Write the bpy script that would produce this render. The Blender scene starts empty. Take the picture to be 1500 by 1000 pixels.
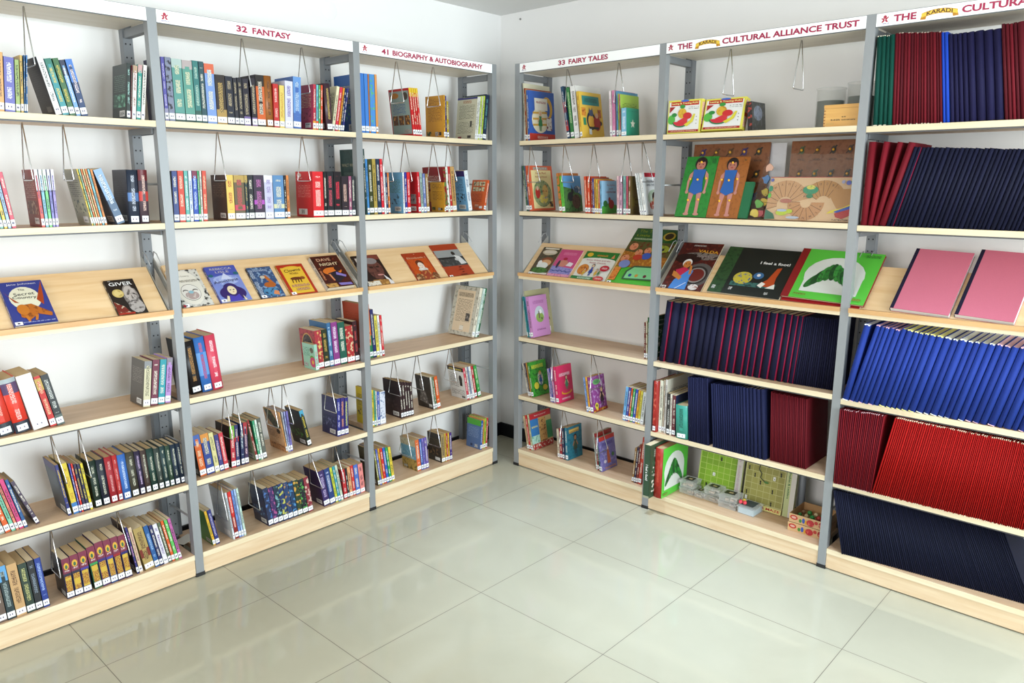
import bpy, math, random
from mathutils import Matrix, Vector
random.seed(7)
S = bpy.context.scene
COL = S.collection
# ------------------------------------------------------------------ camera
FPX = 1111.17
CAM = Vector((-3.4841, -3.3101, 1.6284))
YAW, PIT, ROL = 0.82605, -0.20541, 0.00249
FW = Vector((math.sin(YAW)*math.cos(PIT), math.cos(YAW)*math.cos(PIT), math.sin(PIT)))
_rt = Vector((math.cos(YAW), -math.sin(YAW), 0)); _up = _rt.cross(FW)
RT = _rt*math.cos(ROL)+_up*math.sin(ROL); UP = -_rt*math.sin(ROL)+_up*math.cos(ROL)
cd = bpy.data.cameras.new('camera'); co = bpy.data.objects.new('camera', cd); COL.objects.link(co)
cd.sensor_width = 36; cd.lens = FPX/1500*36; cd.clip_start = .05
m = Matrix((RT, UP, -FW)).transposed().to_4x4(); m.translation = CAM; co.matrix_world = m
S.camera = co
# ------------------------------------------------------------------ world, lamps, exposure
w = bpy.data.worlds.new('world'); S.world = w; w.use_nodes = True
w.node_tree.nodes['Background'].inputs[0].default_value = (.86, .93, 1, 1)
w.node_tree.nodes['Background'].inputs[1].default_value = .46
def area(name, loc, target, sx, sy, power, col):
    l = bpy.data.lights.new(name, 'AREA'); l.shape = 'RECTANGLE'; l.size = sx; l.size_y = sy
    l.energy = power; l.color = col
    o = bpy.data.objects.new(name, l); COL.objects.link(o); o.location = loc
    o.rotation_euler = (Vector(target)-Vector(loc)).to_track_quat('-Z', 'Y').to_euler(); return o
def spot(name, loc, target, power, deg, blend, col, size=.12):
    l = bpy.data.lights.new(name, 'SPOT'); l.energy = power; l.color = col; l.spot_size = math.radians(deg)
    l.spot_blend = blend; l.shadow_soft_size = size
    o = bpy.data.objects.new(name, l); COL.objects.link(o); o.location = loc
    o.rotation_euler = (Vector(target)-Vector(loc)).to_track_quat('-Z', 'Y').to_euler(); return o
area('window_light', (-1.9, -6.2, 1.3), (-2.0, 0, 1.35), 3.2, 1.9, 195, (.86, .96, 1))
area('side_window_light', (-6.2, -2.2, 1.8), (0, -1.6, .9), 2.4, 1.5, 62, (1, .96, .92))
spot('ceiling_lamp', (-.98, -1.42, 2.58), (-.98, -1.42, 0), 165, 60, 1, (.64, .80, 1))
spot('ceiling_lamp', (-1.0, -2.62, 2.58), (-1.0, -2.62, 0), 120, 60, 1, (.64, .80, 1))
S.view_settings.view_transform = 'Standard'; S.view_settings.look = 'None'
S.view_settings.gamma = 1; S.view_settings.use_curve_mapping = False
S.view_settings.exposure = .57

# ------------------------------------------------------------------ pixel rays -> places on real planes
def ray(px, py): return FW + RT*((px-750)/FPX) + UP*((500-py)/FPX)
def cast(px, py, ax, val):
    d = ray(px, py); return CAM + d*((val-CAM[ax])/d[ax])
DP = .35                                   # rack front stands 35 cm off its wall
def world(side, u, dep, z):                # u runs left to right along a rack, dep from its front to the wall
    return Vector((u, -DP+dep, z)) if side == 'L' else Vector((-DP+dep, -u, z))
def u_at(side, px, dep, z):
    k = (px-750)/FPX; A = world(side, 0, dep, z)-CAM; B = world(side, 1, dep, z)-world(side, 0, dep, z)
    return (A.dot(RT)-k*A.dot(FW))/(k*B.dot(FW)-B.dot(RT))
def on_front(side, px, py, dep):           # pixel on the vertical plane dep behind the rack front -> (u, z)
    p = cast(px, py, 1 if side == 'L' else 0, -DP+dep)
    return (p.x if side == 'L' else -p.y, p.z)
def Z(z, x, y=0): return z[0]+x/z[2], z[1]+y/z[2]

# ------------------------------------------------------------------ colours and materials
def lin(v): return v/12.92 if v <= .04045 else ((v+.055)/1.055)**2.4
def C(h):
    if isinstance(h, tuple): return h
    return (lin(int(h[0:2], 16)/255), lin(int(h[2:4], 16)/255), lin(int(h[4:6], 16)/255), 1)
class NT:
    def __init__(s, name):
        s.m = bpy.data.materials.new(name); s.m.use_nodes = True; s.t = s.m.node_tree
        s.b = s.t.nodes['Principled BSDF']
    def n(s, typ, **kw):
        x = s.t.nodes.new(typ)
        for k, v in kw.items(): setattr(x, k, v)
        return x
    def l(s, a, b): s.t.links.new(a, b)
    def math(s, op, a, b=0.0, c=None):
        x = s.n('ShaderNodeMath', operation=op)
        for i, v in enumerate((a, b, c)):
            if v is None: continue
            if isinstance(v, (int, float)): x.inputs[i].default_value = v
            else: s.l(v, x.inputs[i])
        return x.outputs[0]
    def mix(s, f, a, b):
        x = s.n('ShaderNodeMix', data_type='RGBA')
        for i, v in ((0, f), (6, a), (7, b)):
            if isinstance(v, (int, float)): x.inputs[i].default_value = v
            elif isinstance(v, tuple): x.inputs[i].default_value = v
            else: s.l(v, x.inputs[i])
        return x.outputs[2]
def attr_mat(name, rough, metal=0.0, spec=.5, printed=False, cloth=False, trans=0.0, alpha=1.0):
    t = NT(name); b = t.b
    b.inputs['Roughness'].default_value = rough; b.inputs['Metallic'].default_value = metal
    b.inputs['Specular IOR Level'].default_value = spec
    a = t.n('ShaderNodeAttribute', attribute_name='c1'); col = a.outputs[0]
    if printed:
        a2 = t.n('ShaderNodeAttribute', attribute_name='c2'); k = t.n('ShaderNodeAttribute', attribute_name='kd')
        uv = t.n('ShaderNodeUVMap'); sp = t.n('ShaderNodeSeparateXYZ'); t.l(uv.outputs[0], sp.inputs[0])
        u, v = sp.outputs[0], sp.outputs[1]
        def noise(us, vs, sc, det=2.0):
            cb = t.n('ShaderNodeCombineXYZ'); t.l(t.math('MULTIPLY', u, us), cb.inputs[0]); t.l(t.math('MULTIPLY', v, vs), cb.inputs[1])
            nz = t.n('ShaderNodeTexNoise', noise_dimensions='2D'); nz.inputs['Scale'].default_value = sc; nz.inputs['Detail'].default_value = det
            t.l(cb.outputs[0], nz.inputs['Vector']); return nz.outputs[0]
        m1 = t.math('MULTIPLY', t.math('GREATER_THAN', noise(260, 420, 1, 1), .5), t.math('GREATER_THAN', noise(0, 30, 1, 0), .4))
        m2 = t.math('SMOOTH_MIN', t.math('MAXIMUM', t.math('MULTIPLY', t.math('SUBTRACT', noise(60, 60, 1, 3), .53), 9), 0), 1, .2)
        row = t.math('FRACT', t.math('MULTIPLY', v, 145))
        m3 = t.math('MULTIPLY', t.math('COMPARE', row, .5, .22), t.math('GREATER_THAN', noise(300, 145, 1, 1), .45))
        kk = k.outputs['Fac']
        mask = t.math('ADD', t.math('ADD', t.math('MULTIPLY', m1, t.math('COMPARE', kk, 1, .2)), t.math('MULTIPLY', m2, t.math('COMPARE', kk, 2, .2))),
                      t.math('MULTIPLY', m3, t.math('COMPARE', kk, 3, .2)))
        col = t.mix(mask, a.outputs[0], a2.outputs[0])
    if cloth:
        tc = t.n('ShaderNodeTexCoord'); nz = t.n('ShaderNodeTexNoise'); nz.inputs['Scale'].default_value = 900
        t.l(tc.outputs['Object'], nz.inputs['Vector'])
        col = t.mix(t.math('MULTIPLY', nz.outputs[0], .35), a.outputs[0], (.0, .0, .0, 1))
        bp = t.n('ShaderNodeBump'); bp.inputs['Strength'].default_value = .25; bp.inputs['Distance'].default_value = .001
        t.l(nz.outputs[0], bp.inputs['Height']); t.l(bp.outputs[0], b.inputs['Normal'])
    if trans:
        b.inputs['Transmission Weight'].default_value = trans; b.inputs['IOR'].default_value = 1.15
    if printed or cloth: col = t.mix(.2 if printed else .1, col, (0, 0, 0, 1))
    b.inputs['Alpha'].default_value = alpha
    t.l(col, b.inputs['Base Color']); return t.m
PRINT = attr_mat('printed_card', .38, spec=.4, printed=True)
CLOTH = attr_mat('book_cloth', .72, spec=.18, cloth=True)
PAPER = attr_mat('paper_block', .9)
PAINT = attr_mat('painted_metal', .42, metal=.25)
CHROME = attr_mat('chrome_wire', .18, metal=1.0)
MATTE = attr_mat('matte_plastic', .5)
def wall_mat(name, base):
    t = NT(name); tc = t.n('ShaderNodeTexCoord'); nz = t.n('ShaderNodeTexNoise'); nz.inputs['Scale'].default_value = 1.3; nz.inputs['Detail'].default_value = 4
    t.l(tc.outputs['Object'], nz.inputs['Vector'])
    d = tuple(c*.95 for c in base[:3])+(1,)
    t.l(t.mix(nz.outputs[0], base, d), t.b.inputs['Base Color']); t.b.inputs['Roughness'].default_value = .85
    n2 = t.n('ShaderNodeTexNoise'); n2.inputs['Scale'].default_value = 160; t.l(tc.outputs['Object'], n2.inputs['Vector'])
    bp = t.n('ShaderNodeBump'); bp.inputs['Strength'].default_value = .08; bp.inputs['Distance'].default_value = .002
    t.l(n2.outputs[0], bp.inputs['Height']); t.l(bp.outputs[0], t.b.inputs['Normal']); return t.m
WALL = wall_mat('wall_paint', (.84, .84, .83, 1)); CEIL = wall_mat('ceiling_paint', (.76, .76, .75, 1))
def wood_mat(name, a, b, rough=.45):
    t = NT(name); tc = t.n('ShaderNodeTexCoord'); mp = t.n('ShaderNodeMapping'); mp.inputs['Scale'].default_value = (1.2, 9, 14)
    t.l(tc.outputs['Object'], mp.inputs[0]); nz = t.n('ShaderNodeTexNoise'); nz.inputs['Scale'].default_value = 3.2; nz.inputs['Detail'].default_value = 6
    nz.inputs['Distortion'].default_value = .6; t.l(mp.outputs[0], nz.inputs['Vector'])
    r = t.n('ShaderNodeMapRange'); r.inputs[1].default_value = .3; r.inputs[2].default_value = .72; t.l(nz.outputs[0], r.inputs[0])
    t.l(t.mix(r.outputs[0], C(a), C(b)), t.b.inputs['Base Color']); t.b.inputs['Roughness'].default_value = rough; return t.m
WOODTOP = wood_mat('birch_laminate_top', 'd6b796', 'c4a17e'); WOODEDGE = wood_mat('birch_edge_band', 'dfd2b4', 'd4c3a0')
WOODKICK = wood_mat('birch_plinth', 'dac6a6', 'ccb08c'); WOODDISP = wood_mat('birch_display_board', 'e3c79d', 'd6b383')
HEADWOOD = wood_mat('pale_header_board', 'd8d0c2', 'cec4b2'); WOODLIP = wood_mat('oiled_lip', 'cfa571', 'bd8f5a'); BOARD = wood_mat('brown_puzzle_board', '9a6640', '85532f'); PINE = wood_mat('pine_box', 'dcae62', 'c8924a')
def floor_mat():
    t = NT('polished_floor_tile'); tc = t.n('ShaderNodeTexCoord'); sp = t.n('ShaderNodeSeparateXYZ'); t.l(tc.outputs['Object'], sp.inputs[0])
    P = .6085
    def line(o, off):
        f = t.math('FRACT', t.math('DIVIDE', t.math('ADD', o, off+100*P), P))
        return t.math('LESS_THAN', t.math('MINIMUM', f, t.math('SUBTRACT', 1, f)), .0021)
    g = t.math('MAXIMUM', line(sp.outputs[0], .892), line(sp.outputs[1], .705))
    nz = t.n('ShaderNodeTexNoise'); nz.inputs['Scale'].default_value = 2.2; nz.inputs['Detail'].default_value = 5; nz.inputs['Distortion'].default_value = 1.5
    t.l(tc.outputs['Object'], nz.inputs['Vector'])
    base = t.mix(nz.outputs[0], C('b7b4a1'), C('aba894'))
    t.l(t.mix(g, base, C('6a6558')), t.b.inputs['Base Color'])
    t.l(t.math('ADD', .075, t.math('MULTIPLY', g, .5)), t.b.inputs['Roughness']); t.b.inputs['Specular IOR Level'].default_value = .5
    return t.m
FLOOR = floor_mat()
def clear_mat(name, col, alpha, rough=.12):
    t = NT(name); t.b.inputs['Base Color'].default_value = C(col); t.b.inputs['Roughness'].default_value = rough
    t.b.inputs['Alpha'].default_value = alpha; t.b.inputs['Specular IOR Level'].default_value = .8; return t.m
CLEAR = clear_mat('clear_plastic', 'e6eae8', .26); FILM = clear_mat('crinkled_film', 'e6e2d8', .06, .1); GLASS = clear_mat('clear_jar', 'd6dcd8', .3, .05)
_t = FILM.node_tree; _n = _t.nodes.new('ShaderNodeTexNoise'); _n.inputs['Scale'].default_value = 22; _n.inputs['Detail'].default_value = 3
_b = _t.nodes.new('ShaderNodeBump'); _b.inputs['Strength'].default_value = 1; _b.inputs['Distance'].default_value = .02
_t.links.new(_n.outputs[0], _b.inputs['Height']); _t.links.new(_b.outputs[0], _t.nodes['Principled BSDF'].inputs['Normal'])

# ------------------------------------------------------------------ mesh builder
class MB:
    def __init__(s): s.v = []; s.f = []; s.c = []; s.d = []; s.k = []; s.uv = []; s.sm = []
    def face(s, pts, c='ffffff', d=None, k=0, uv=None, smooth=False):
        i = len(s.v); s.v += [tuple(p) for p in pts]; s.f.append(tuple(range(i, i+len(pts))))
        s.c.append(C(c)); s.d.append(C(d) if d else C(c)); s.k.append(float(k)); s.uv.append(uv or [(0, 0)]*len(pts)); s.sm.append(smooth)
    def box(s, x0, y0, z0, x1, y1, z1, c='ffffff'):
        p = [(x0, y0, z0), (x1, y0, z0), (x1, y1, z0), (x0, y1, z0), (x0, y0, z1), (x1, y0, z1), (x1, y1, z1), (x0, y1, z1)]
        for q in ((0, 1, 5, 4), (1, 2, 6, 5), (2, 3, 7, 6), (3, 0, 4, 7), (4, 5, 6, 7), (3, 2, 1, 0)): s.face([p[i] for i in q], c)
        return s
    def tube(s, pts, r, c='ffffff', n=6, closed=False):
        pts = [Vector(p) for p in pts]; rings = []; N = len(pts)
        for i, p in enumerate(pts):
            a = pts[i-1] if (i or closed) else p; b = pts[(i+1) % N] if (i < N-1 or closed) else p
            d = (b-a).normalized(); x = d.orthogonal().normalized() if not rings else (rings[-1][1]-d*rings[-1][1].dot(d)).normalized(); y = d.cross(x)
            rings.append(([p+x*r*math.cos(2*math.pi*j/n)+y*r*math.sin(2*math.pi*j/n) for j in range(n)], x))
        for i in range(N if closed else N-1):
            A = rings[i][0]; B = rings[(i+1) % N][0]
            for j in range(n): s.face([A[j], A[(j+1) % n], B[(j+1) % n], B[j]], c, smooth=True)
        if not closed: s.face(rings[0][0][::-1], c); s.face(rings[-1][0], c)
        return s
    def lathe(s, prof, c='ffffff', n=20, cx=0, cy=0):
        for (r0, z0), (r1, z1) in zip(prof, prof[1:]):
            for j in range(n):
                a, b = 2*math.pi*j/n, 2*math.pi*(j+1)/n
                s.face([(cx+r0*math.cos(a), cy+r0*math.sin(a), z0), (cx+r0*math.cos(b), cy+r0*math.sin(b), z0), (cx+r1*math.cos(b), cy+r1*math.sin(b), z1), (cx+r1*math.cos(a), cy+r1*math.sin(a), z1)], c, smooth=True)
        return s
    def ball(s, c0, r, c, n=8, sz=1.0):
        prof = [(max(1e-5, r*math.sin(math.pi*i/6)), c0[2]-r*sz*math.cos(math.pi*i/6)) for i in range(7)]
        return s.lathe(prof, c, n, c0[0], c0[1])
    def obj(s, name, mat, parent=None, weld=False):
        me = bpy.data.meshes.new(name); me.from_pydata(s.v, [], s.f)
        n = len(s.f)
        a = me.attributes.new('c1', 'FLOAT_COLOR', 'FACE'); a.data.foreach_set('color', [x for c in s.c for x in c])
        if mat is PRINT:
            a = me.attributes.new('c2', 'FLOAT_COLOR', 'FACE'); a.data.foreach_set('color', [x for c in s.d for x in c])
            a = me.attributes.new('kd', 'FLOAT', 'FACE'); a.data.foreach_set('value', s.k)
            u = me.uv_layers.new(name='UVMap'); u.data.foreach_set('uv', [x for f in s.uv for p in f for x in p])
        me.polygons.foreach_set('use_smooth', s.sm)
        me.materials.append(mat); me.update()
        if any(s.sm) or weld:
            import bmesh
            bm = bmesh.new(); bm.from_mesh(me); bmesh.ops.remove_doubles(bm, verts=bm.verts, dist=1e-5); bm.to_mesh(me); bm.free()
        o = bpy.data.objects.new(name, me); COL.objects.link(o)
        if parent: o.parent = parent
        return o
def tag(o, label, cat, group=None):
    o['label'] = label; o['category'] = cat
    if group: o['group'] = group
    return o
def empty(name, mat=None):
    o = bpy.data.objects.new(name, None); COL.objects.link(o); o.empty_display_size = .05
    if mat is not None: o.matrix_world = mat
    return o
def struct(o): o['kind'] = 'structure'; return o

# ------------------------------------------------------------------ lettering as flat outlines
_tc = {}
def text_mesh(s, bold=0.0):
    key = (s, bold)
    if key in _tc: return _tc[key]
    cu = bpy.data.curves.new('t', 'FONT'); cu.body = s; cu.offset = bold; cu.resolution_u = 3
    ob = bpy.data.objects.new('t', cu); COL.objects.link(ob); dg = bpy.context.evaluated_depsgraph_get(); dg.update()
    me = bpy.data.meshes.new_from_object(ob.evaluated_get(dg))
    vs = [(v.co.x, v.co.y) for v in me.vertices]; fs = [tuple(p.vertices) for p in me.polygons]
    bpy.data.objects.remove(ob); bpy.data.curves.remove(cu); bpy.data.meshes.remove(me)
    if not vs: vs = [(0, 0)]
    xs = [a for a, b in vs]; ys = [b for a, b in vs]
    _tc[key] = (vs, fs, min(xs), max(xs), min(ys), max(ys)); return _tc[key]
class Face2D:
    """a flat printed surface: origin, right and up directions; drawing in 0..1 of its width and height"""
    def __init__(s, mb, o, ex, ey, w, h, eps=.00022):
        s.mb = mb; s.o = Vector(o); s.ex = Vector(ex).normalized(); s.ey = Vector(ey).normalized(); s.n = s.ex.cross(s.ey); s.w = w; s.h = h; s.eps = eps; s.l = 1; s.ph = random.random()*9
    def P(s, x, y): return s.o+s.ex*(x*s.w)+s.ey*(y*s.h)+s.n*(s.eps*s.l)
    def poly(s, pts, c, d=None, k=0):
        pts = [(min(1, max(0, x)), min(1, max(0, y))) for x, y in pts]
        s.mb.face([s.P(*p) for p in pts], c, d, k, [(p[0]*s.w+s.ph, p[1]*s.h+s.ph) for p in pts]); s.l += 1; return s
    def rect(s, x0, y0, x1, y1, c, d=None, k=0): return s.poly([(x0, y0), (x1, y0), (x1, y1), (x0, y1)], c, d, k)
    def ell(s, cx, cy, rx, ry, c, d=None, k=0, n=20, a0=0, a1=360, rot=0):
        pts = []
        for i in range(n+(a1-a0 < 360)):
            a = math.radians(a0+(a1-a0)*i/n); x, y = rx*math.cos(a)*s.w, ry*math.sin(a)*s.h; r = math.radians(rot)
            pts.append((cx+(x*math.cos(r)-y*math.sin(r))/s.w, cy+(x*math.sin(r)+y*math.cos(r))/s.h))
        return s.poly(pts, c, d, k)
    def stroke(s, pts, wd, c):
        for (a, b), (e, f) in zip(pts, pts[1:]):
            ax, ay, bx, by = a*s.w, b*s.h, e*s.w, f*s.h; L = math.hypot(bx-ax, by-ay) or 1; nx, ny = -(by-ay)/L*wd/2, (bx-ax)/L*wd/2
            s.mb.face([s.o+s.ex*x+s.ey*y+s.n*(s.eps*s.l) for x, y in ((ax-nx, ay-ny), (bx-nx, by-ny), (bx+nx, by+ny), (ax+nx, ay+ny))], c)
        s.l += 1; return s
    def text(s, t, cx, cy, c, h=None, w=None, bold=.0, rot=0, arc=0):
        """h, w in metres; fits both"""
        vs, fs, x0, x1, y0, y1 = text_mesh(t, bold); sy = (h/(y1-y0)) if h else None; sx = (w/(x1-x0)) if w else None
        sy = sy or sx; sx = sx or sy; r = math.radians(rot); mx, my = (x0+x1)/2, (y0+y1)/2; cr, sr = math.cos(r), math.sin(r); out = []
        for a, b in vs:
            X, Y = (a-mx)*sx, (b-my)*sy
            if arc: Y += arc*(1-(X/((x1-x0)*sx/2))**2)
            out.append(s.o+s.ex*(cx*s.w+X*cr-Y*sr)+s.ey*(cy*s.h+X*sr+Y*cr)+s.n*(s.eps*s.l))
        for f in fs: s.mb.face([out[i] for i in f], c)
        s.l += 1; return s
# ------------------------------------------------------------------ the room
H = 2.602; E_ = 5.6
struct(MB().box(-E_, -E_, -.06, .1, .1, 0).obj('floor', FLOOR))
struct(MB().box(-E_, -E_, H, .1, .1, H+.06).obj('ceiling', CEIL))
struct(MB().box(-E_, 0, 0, .1, .1, H).obj('wall_left', WALL))
struct(MB().box(0, -E_, 0, .1, 0, H).obj('wall_right', WALL))
struct(MB().box(-E_, -.012, 0, -.012, 0, .085, '15151a').obj('baseboard_left', MATTE))
struct(MB().box(-.012, -E_, 0, 0, 0, .085, '15151a').obj('baseboard_right', MATTE))
# things fixed to the wall
o = empty('wall_socket', Matrix.Translation(world('L', -.93, .347, .30+.10)))
mb = MB().box(-.07, -.008, -.04, .07, .001, .04, 'eef0ee'); mb.obj('plate', MATTE, o)
mb = MB()
for cx in (-.032, .032):
    for a, b in ((0, .014), (-.011, -.008), (.011, -.008)): mb.box(cx+a-.003, -.0088, b-.003, cx+a+.003, -.0079, b+.003, '333333')
mb.obj('pin_holes', MATTE, o)
tag(o, 'white double wall socket behind the dark books on the fifth shelf of the biography bay', 'wall socket')
p = cast(483, 15, 1, -.003); mb = MB()
mb.lathe([(.001, -.0025), (.041, -.0025), (.043, -.003), (.043, -.004)], 'e6eaea', 28); o = mb.obj('round_cover_plate', WALL); o.matrix_world = Matrix.Translation(p) @ Matrix.Rotation(math.pi/2, 4, 'X')
tag(o, 'round painted cover plate on the white wall above the fantasy sign', 'cover plate')
p = cast(762.6, 28, 0, 0); mb = MB(); mb.lathe([(.0001, .006), (.005, .005), (.006, 0)], '8a8a86', 10); o = mb.obj('wall_screw', PAINT); o.matrix_world = Matrix.Translation(p) @ Matrix.Rotation(-math.pi/2, 4, 'Y')
tag(o, 'small screw in the right wall close to the corner under the ceiling', 'screw')

# ------------------------------------------------------------------ the two racks
MATL = {'L': Matrix.Translation((0, -DP, 0)), 'R': Matrix.Translation((-DP, 0, 0)) @ Matrix.Rotation(-math.pi/2, 4, 'Z')}
BAY = {1: ('L', -3.116, -2.213), 2: ('L', -2.213, -1.312), 3: ('L', -1.312, -.418), 4: ('R', .455, 1.348), 5: ('R', 1.348, 2.247), 6: ('R', 2.247, 3.15)}
SH = {1: dict(s1=1.853, s2=1.476, s5=.768, s6=.415, s7=.100), 2: dict(s1=1.855, s2=1.477, s5=.774, s6=.420, s7=.100),
      3: dict(s1=1.855, s2=1.481, s5=.777, s6=.431, s7=.103), 4: dict(s1=1.852, s2=1.479, s5=.775, s6=.431, s7=.105),
      5: dict(s1=1.850, s2=1.476, s5=.775, s6=.417, s7=.095), 6: dict(s1=1.845, s2=1.470, s5=.763, s6=.401, s7=.095)}
PW = .017; TH = .022
# inclined display board: surface from (D0, Z0) up to (D1, Z1)
D0, Z0, D1, Z1 = .010, 1.128, .186, 1.297
SL = Vector((0, D1-D0, Z1-Z0)).normalized(); NR = Vector((1, 0, 0)).cross(SL)
def logo(F, cx, s):
    r = 'b8354e'
    F.ell(cx, .70, .0058*s/F.w, .0058*s/F.h, r)
    F.poly([(cx-.011*s/F.w, .62), (cx-.004*s/F.w, .60), (cx+.005*s/F.w, .62), (cx+.012*s/F.w, .72), (cx+.013*s/F.w, .64), (cx+.006*s/F.w, .48), (cx+.012*s/F.w, .30), (cx+.006*s/F.w, .28), (cx, .42), (cx-.007*s/F.w, .26), (cx-.012*s/F.w, .30), (cx-.006*s/F.w, .48), (cx-.013*s/F.w, .56)], r)
    F.ell(cx, .5, .002*s/F.w, .004*s/F.h, 'f0d8dc')
    F.rect(cx-.015*s/F.w, .15, cx+.015*s/F.w, .21, 'ffffff', '6a5aa8', 1)
def banner(F, x0, x1):
    m = (x0+x1)/2; n = 12
    top = []; bot = []
    for i in range(n+1):
        t = i/n; x = x0+(x1-x0)*t; a = .22*(1-(2*t-1)**2); top.append((x, .58+a)); bot.append((x, .22+a))
    F.poly([(x0-.004/F.w, .12), (x0+.014/F.w, .10), (x0+.016/F.w, .34), (x0, .42)], 'c98a1e'); F.poly([(x1+.004/F.w, .12), (x1-.014/F.w, .10), (x1-.016/F.w, .34), (x1, .42)], 'c98a1e')
    F.poly(bot+top[::-1], 'd8a028')
    F.poly([(x, y+.05) for x, y in bot]+[(x, y-.04) for x, y in top[::-1]], 'fad24a')
    F.text('KARADI', m, .50, '5a2c10', h=.0135, w=(x1-x0)*F.w*.72, bold=.02, arc=.006)
def rack(side, posts, bays, label):
    R = empty('shelving_unit', MATL[side]); tag(R, label, 'bookshelf')
    G, DG = '8d9194', '6c7072'
    for pu in posts:
        MB().box(pu-PW, 0, .014, pu+PW, .034, 2.25, G).obj('front_post', PAINT, R)
        MB().box(pu-PW-.002, -.002, 0, pu+PW+.002, .036, .016, '1a1a1c').obj('post_foot', MATTE, R)
        mb = MB().box(pu-PW, .232, 0, pu+PW+.003, .266, 2.25, '74787c')
        for i in range(44):
            z = 2.2-i*.0498
            for dx in (-.0075, .0095): mb.face([(pu+dx+.0035*math.cos(a), .2315, z+.0035*math.sin(a)) for a in [j*math.pi/3 for j in range(6)]], '0c0c0e')
        mb.obj('rear_post', PAINT, R)
        mb = MB().box(pu-PW-.022, .236, 0, pu-PW, .268, .752, '5a5e62').box(pu+PW+.003, .236, 0, pu+PW+.02, .268, .752, '5a5e62').obj('rear_sleeve', PAINT, R)
        for z in (1.622, .572, .25): MB().tube([(pu, .04, z), (pu, .235, z)], .0045, 'b8bcbe').obj('side_rod', PAINT, R)
        MB().box(pu-.012, .042, 2.17, pu+.012, .235, 2.2, '7c8084').obj('top_bracket', PAINT, R)
    for b in bays:
        _, u0, u1 = BAY[b]; u0 += PW+.001; u1 -= PW+.001
        for k, z in SH[b].items():
            s = MB().box(u0, .001, z-TH, u1, .262, z).obj('shelf', WOODTOP, R)
            MB().box(u0, -.0005, z-TH, u1, .0012, z+.0003).obj('edge_band', WOODEDGE, s)
            if k != 's7':
                MB().box(u0, .003, z-TH-.006, u1, .0045, z-TH, '4a4a4c').obj('channel', PAINT, s)
                for e, q in ((u0+.001, u0+.006), (u1-.006, u1-.001)): MB().box(e, .03, z-TH-.024, q, .24, z-TH, '6f7376').obj('bracket', PAINT, s)
        MB().box(u0, .004, .006, u1, .018, SH[b]['s7']-TH).obj('plinth', WOODKICK, R)
        # top board with the sign
        t = MB().box(u0, .002, 2.203, u1, .262, 2.222).obj('top_board', HEADWOOD, R)
        MB().box(u0, -.001, 2.199, u1, .002, 2.2025, '55585a').box(u0, -.001, 2.2475, u1, .004, 2.2495, '8a8d8f').obj('edge_trim', PAINT, t)
        mb = MB().box(u0, -.001, 2.2025, u1, .003, 2.2475, 'f4f6f6'); s = mb.obj('sign_board', MATTE, R)
        MBS = []
        def newf():
            m_ = MB(); MBS.append(m_); return Face2D(m_, (u0, -.001, 2.2025), (1, 0, 0), (0, 0, 1), u1-u0, .045)
        F = newf()
        fx = lambda z, x, y: (on_front(side, *Z(z, x, y), 0)[0]-u0)/F.w
        logo(F, .030/F.w if b != 5 else .022/F.w, 1.0)
        red = 'ad2350'
        def words(txt, a, c, h=.024, circle=None):
            F = newf(); F.l = 3; F.text(txt, (a+c)/2, .50, red, h=h, w=(c-a)*F.w, bold=.034)
        def ring(cx, r):
            F = newf()
            for i in range(28):
                a, c = 2*math.pi*i/28, 2*math.pi*(i+1)/28
                F.stroke([(cx+r*math.cos(a)/F.w, .5+r*.95*math.sin(a)/F.h), (cx+r*math.cos(c)/F.w, .5+r*.95*math.sin(c)/F.h)], .0008, 'c8b0ba'); F.l -= 1
        Z2, Z3, Z20, Z24, Z29 = (220, 0, 4.6875), (500, 50, 5.884), (740, 60, 6.25), (960, 20, 4.412), (1240, 0, 5)
        if b == 2: words('32', fx(Z2, 590, 195), fx(Z2, 665, 205)); words('FANTASY', fx(Z2, 700, 210), fx(Z2, 966, 250)); ring(fx(Z2, 627, 200), .020)
        if b == 3: words('41', fx(Z3, 345, 155), fx(Z3, 405, 160)); words('BIOGRAPHY & AUTOBIOGRAPHY', fx(Z3, 440, 170), fx(Z3, 1216, 290)); ring(fx(Z3, 375, 157), .020)
        if b == 4: words('33', fx(Z20, 487, 205), fx(Z20, 550, 205)); words('FAIRY TALES', fx(Z20, 582, 190), fx(Z20, 942, 150)); ring(fx(Z20, 518, 205), .020)
        if b in (5, 6):
            z, q = (Z24, (148, 243, 265, 418, 435, 1312)) if b == 5 else (Z29, (345, 510, 547, 808, 838, 0))
            g = [fx(z, x, 150) for x in q]
            if b == 5: KW = g[5]-g[4]
            else: g[5] = g[4]+KW
            words('THE', g[0], g[1]); banner(newf(), g[2], g[3]); words('CULTURAL ALLIANCE TRUST', g[4], g[5])
            # (second sign: same wording, running out of the picture)
        for k_, m_ in enumerate(MBS):
            if m_.f: m_.obj('logo' if k_ == 0 else ('banner_logo' if (b in (5, 6) and k_ == 2) else 'lettering'), PRINT, s)
        # inclined display board
        d = MB(); a = [Vector((u, D0, Z0)) for u in (u0+.012, u1-.012)]; c = [Vector((u, D1, Z1)) for u in (u0+.012, u1-.012)]; q = NR*.016
        P = [a[0]-q, a[1]-q, c[1]-q, c[0]-q, a[0], a[1], c[1], c[0]]
        for f in ((0, 1, 5, 4), (1, 2, 6, 5), (2, 3, 7, 6), (3, 0, 4, 7), (4, 5, 6, 7), (3, 2, 1, 0)): d.face([P[i] for i in f])
        ds = d.obj('display_board', WOODDISP, R)
        MB().box(u0, -.004, 1.108, u1, .0095, 1.124).obj('lip_base', WOODEDGE, ds)
        MB().box(u0, -.012, 1.124, u1, .004, 1.142).obj('lip', WOODLIP, ds)
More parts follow.
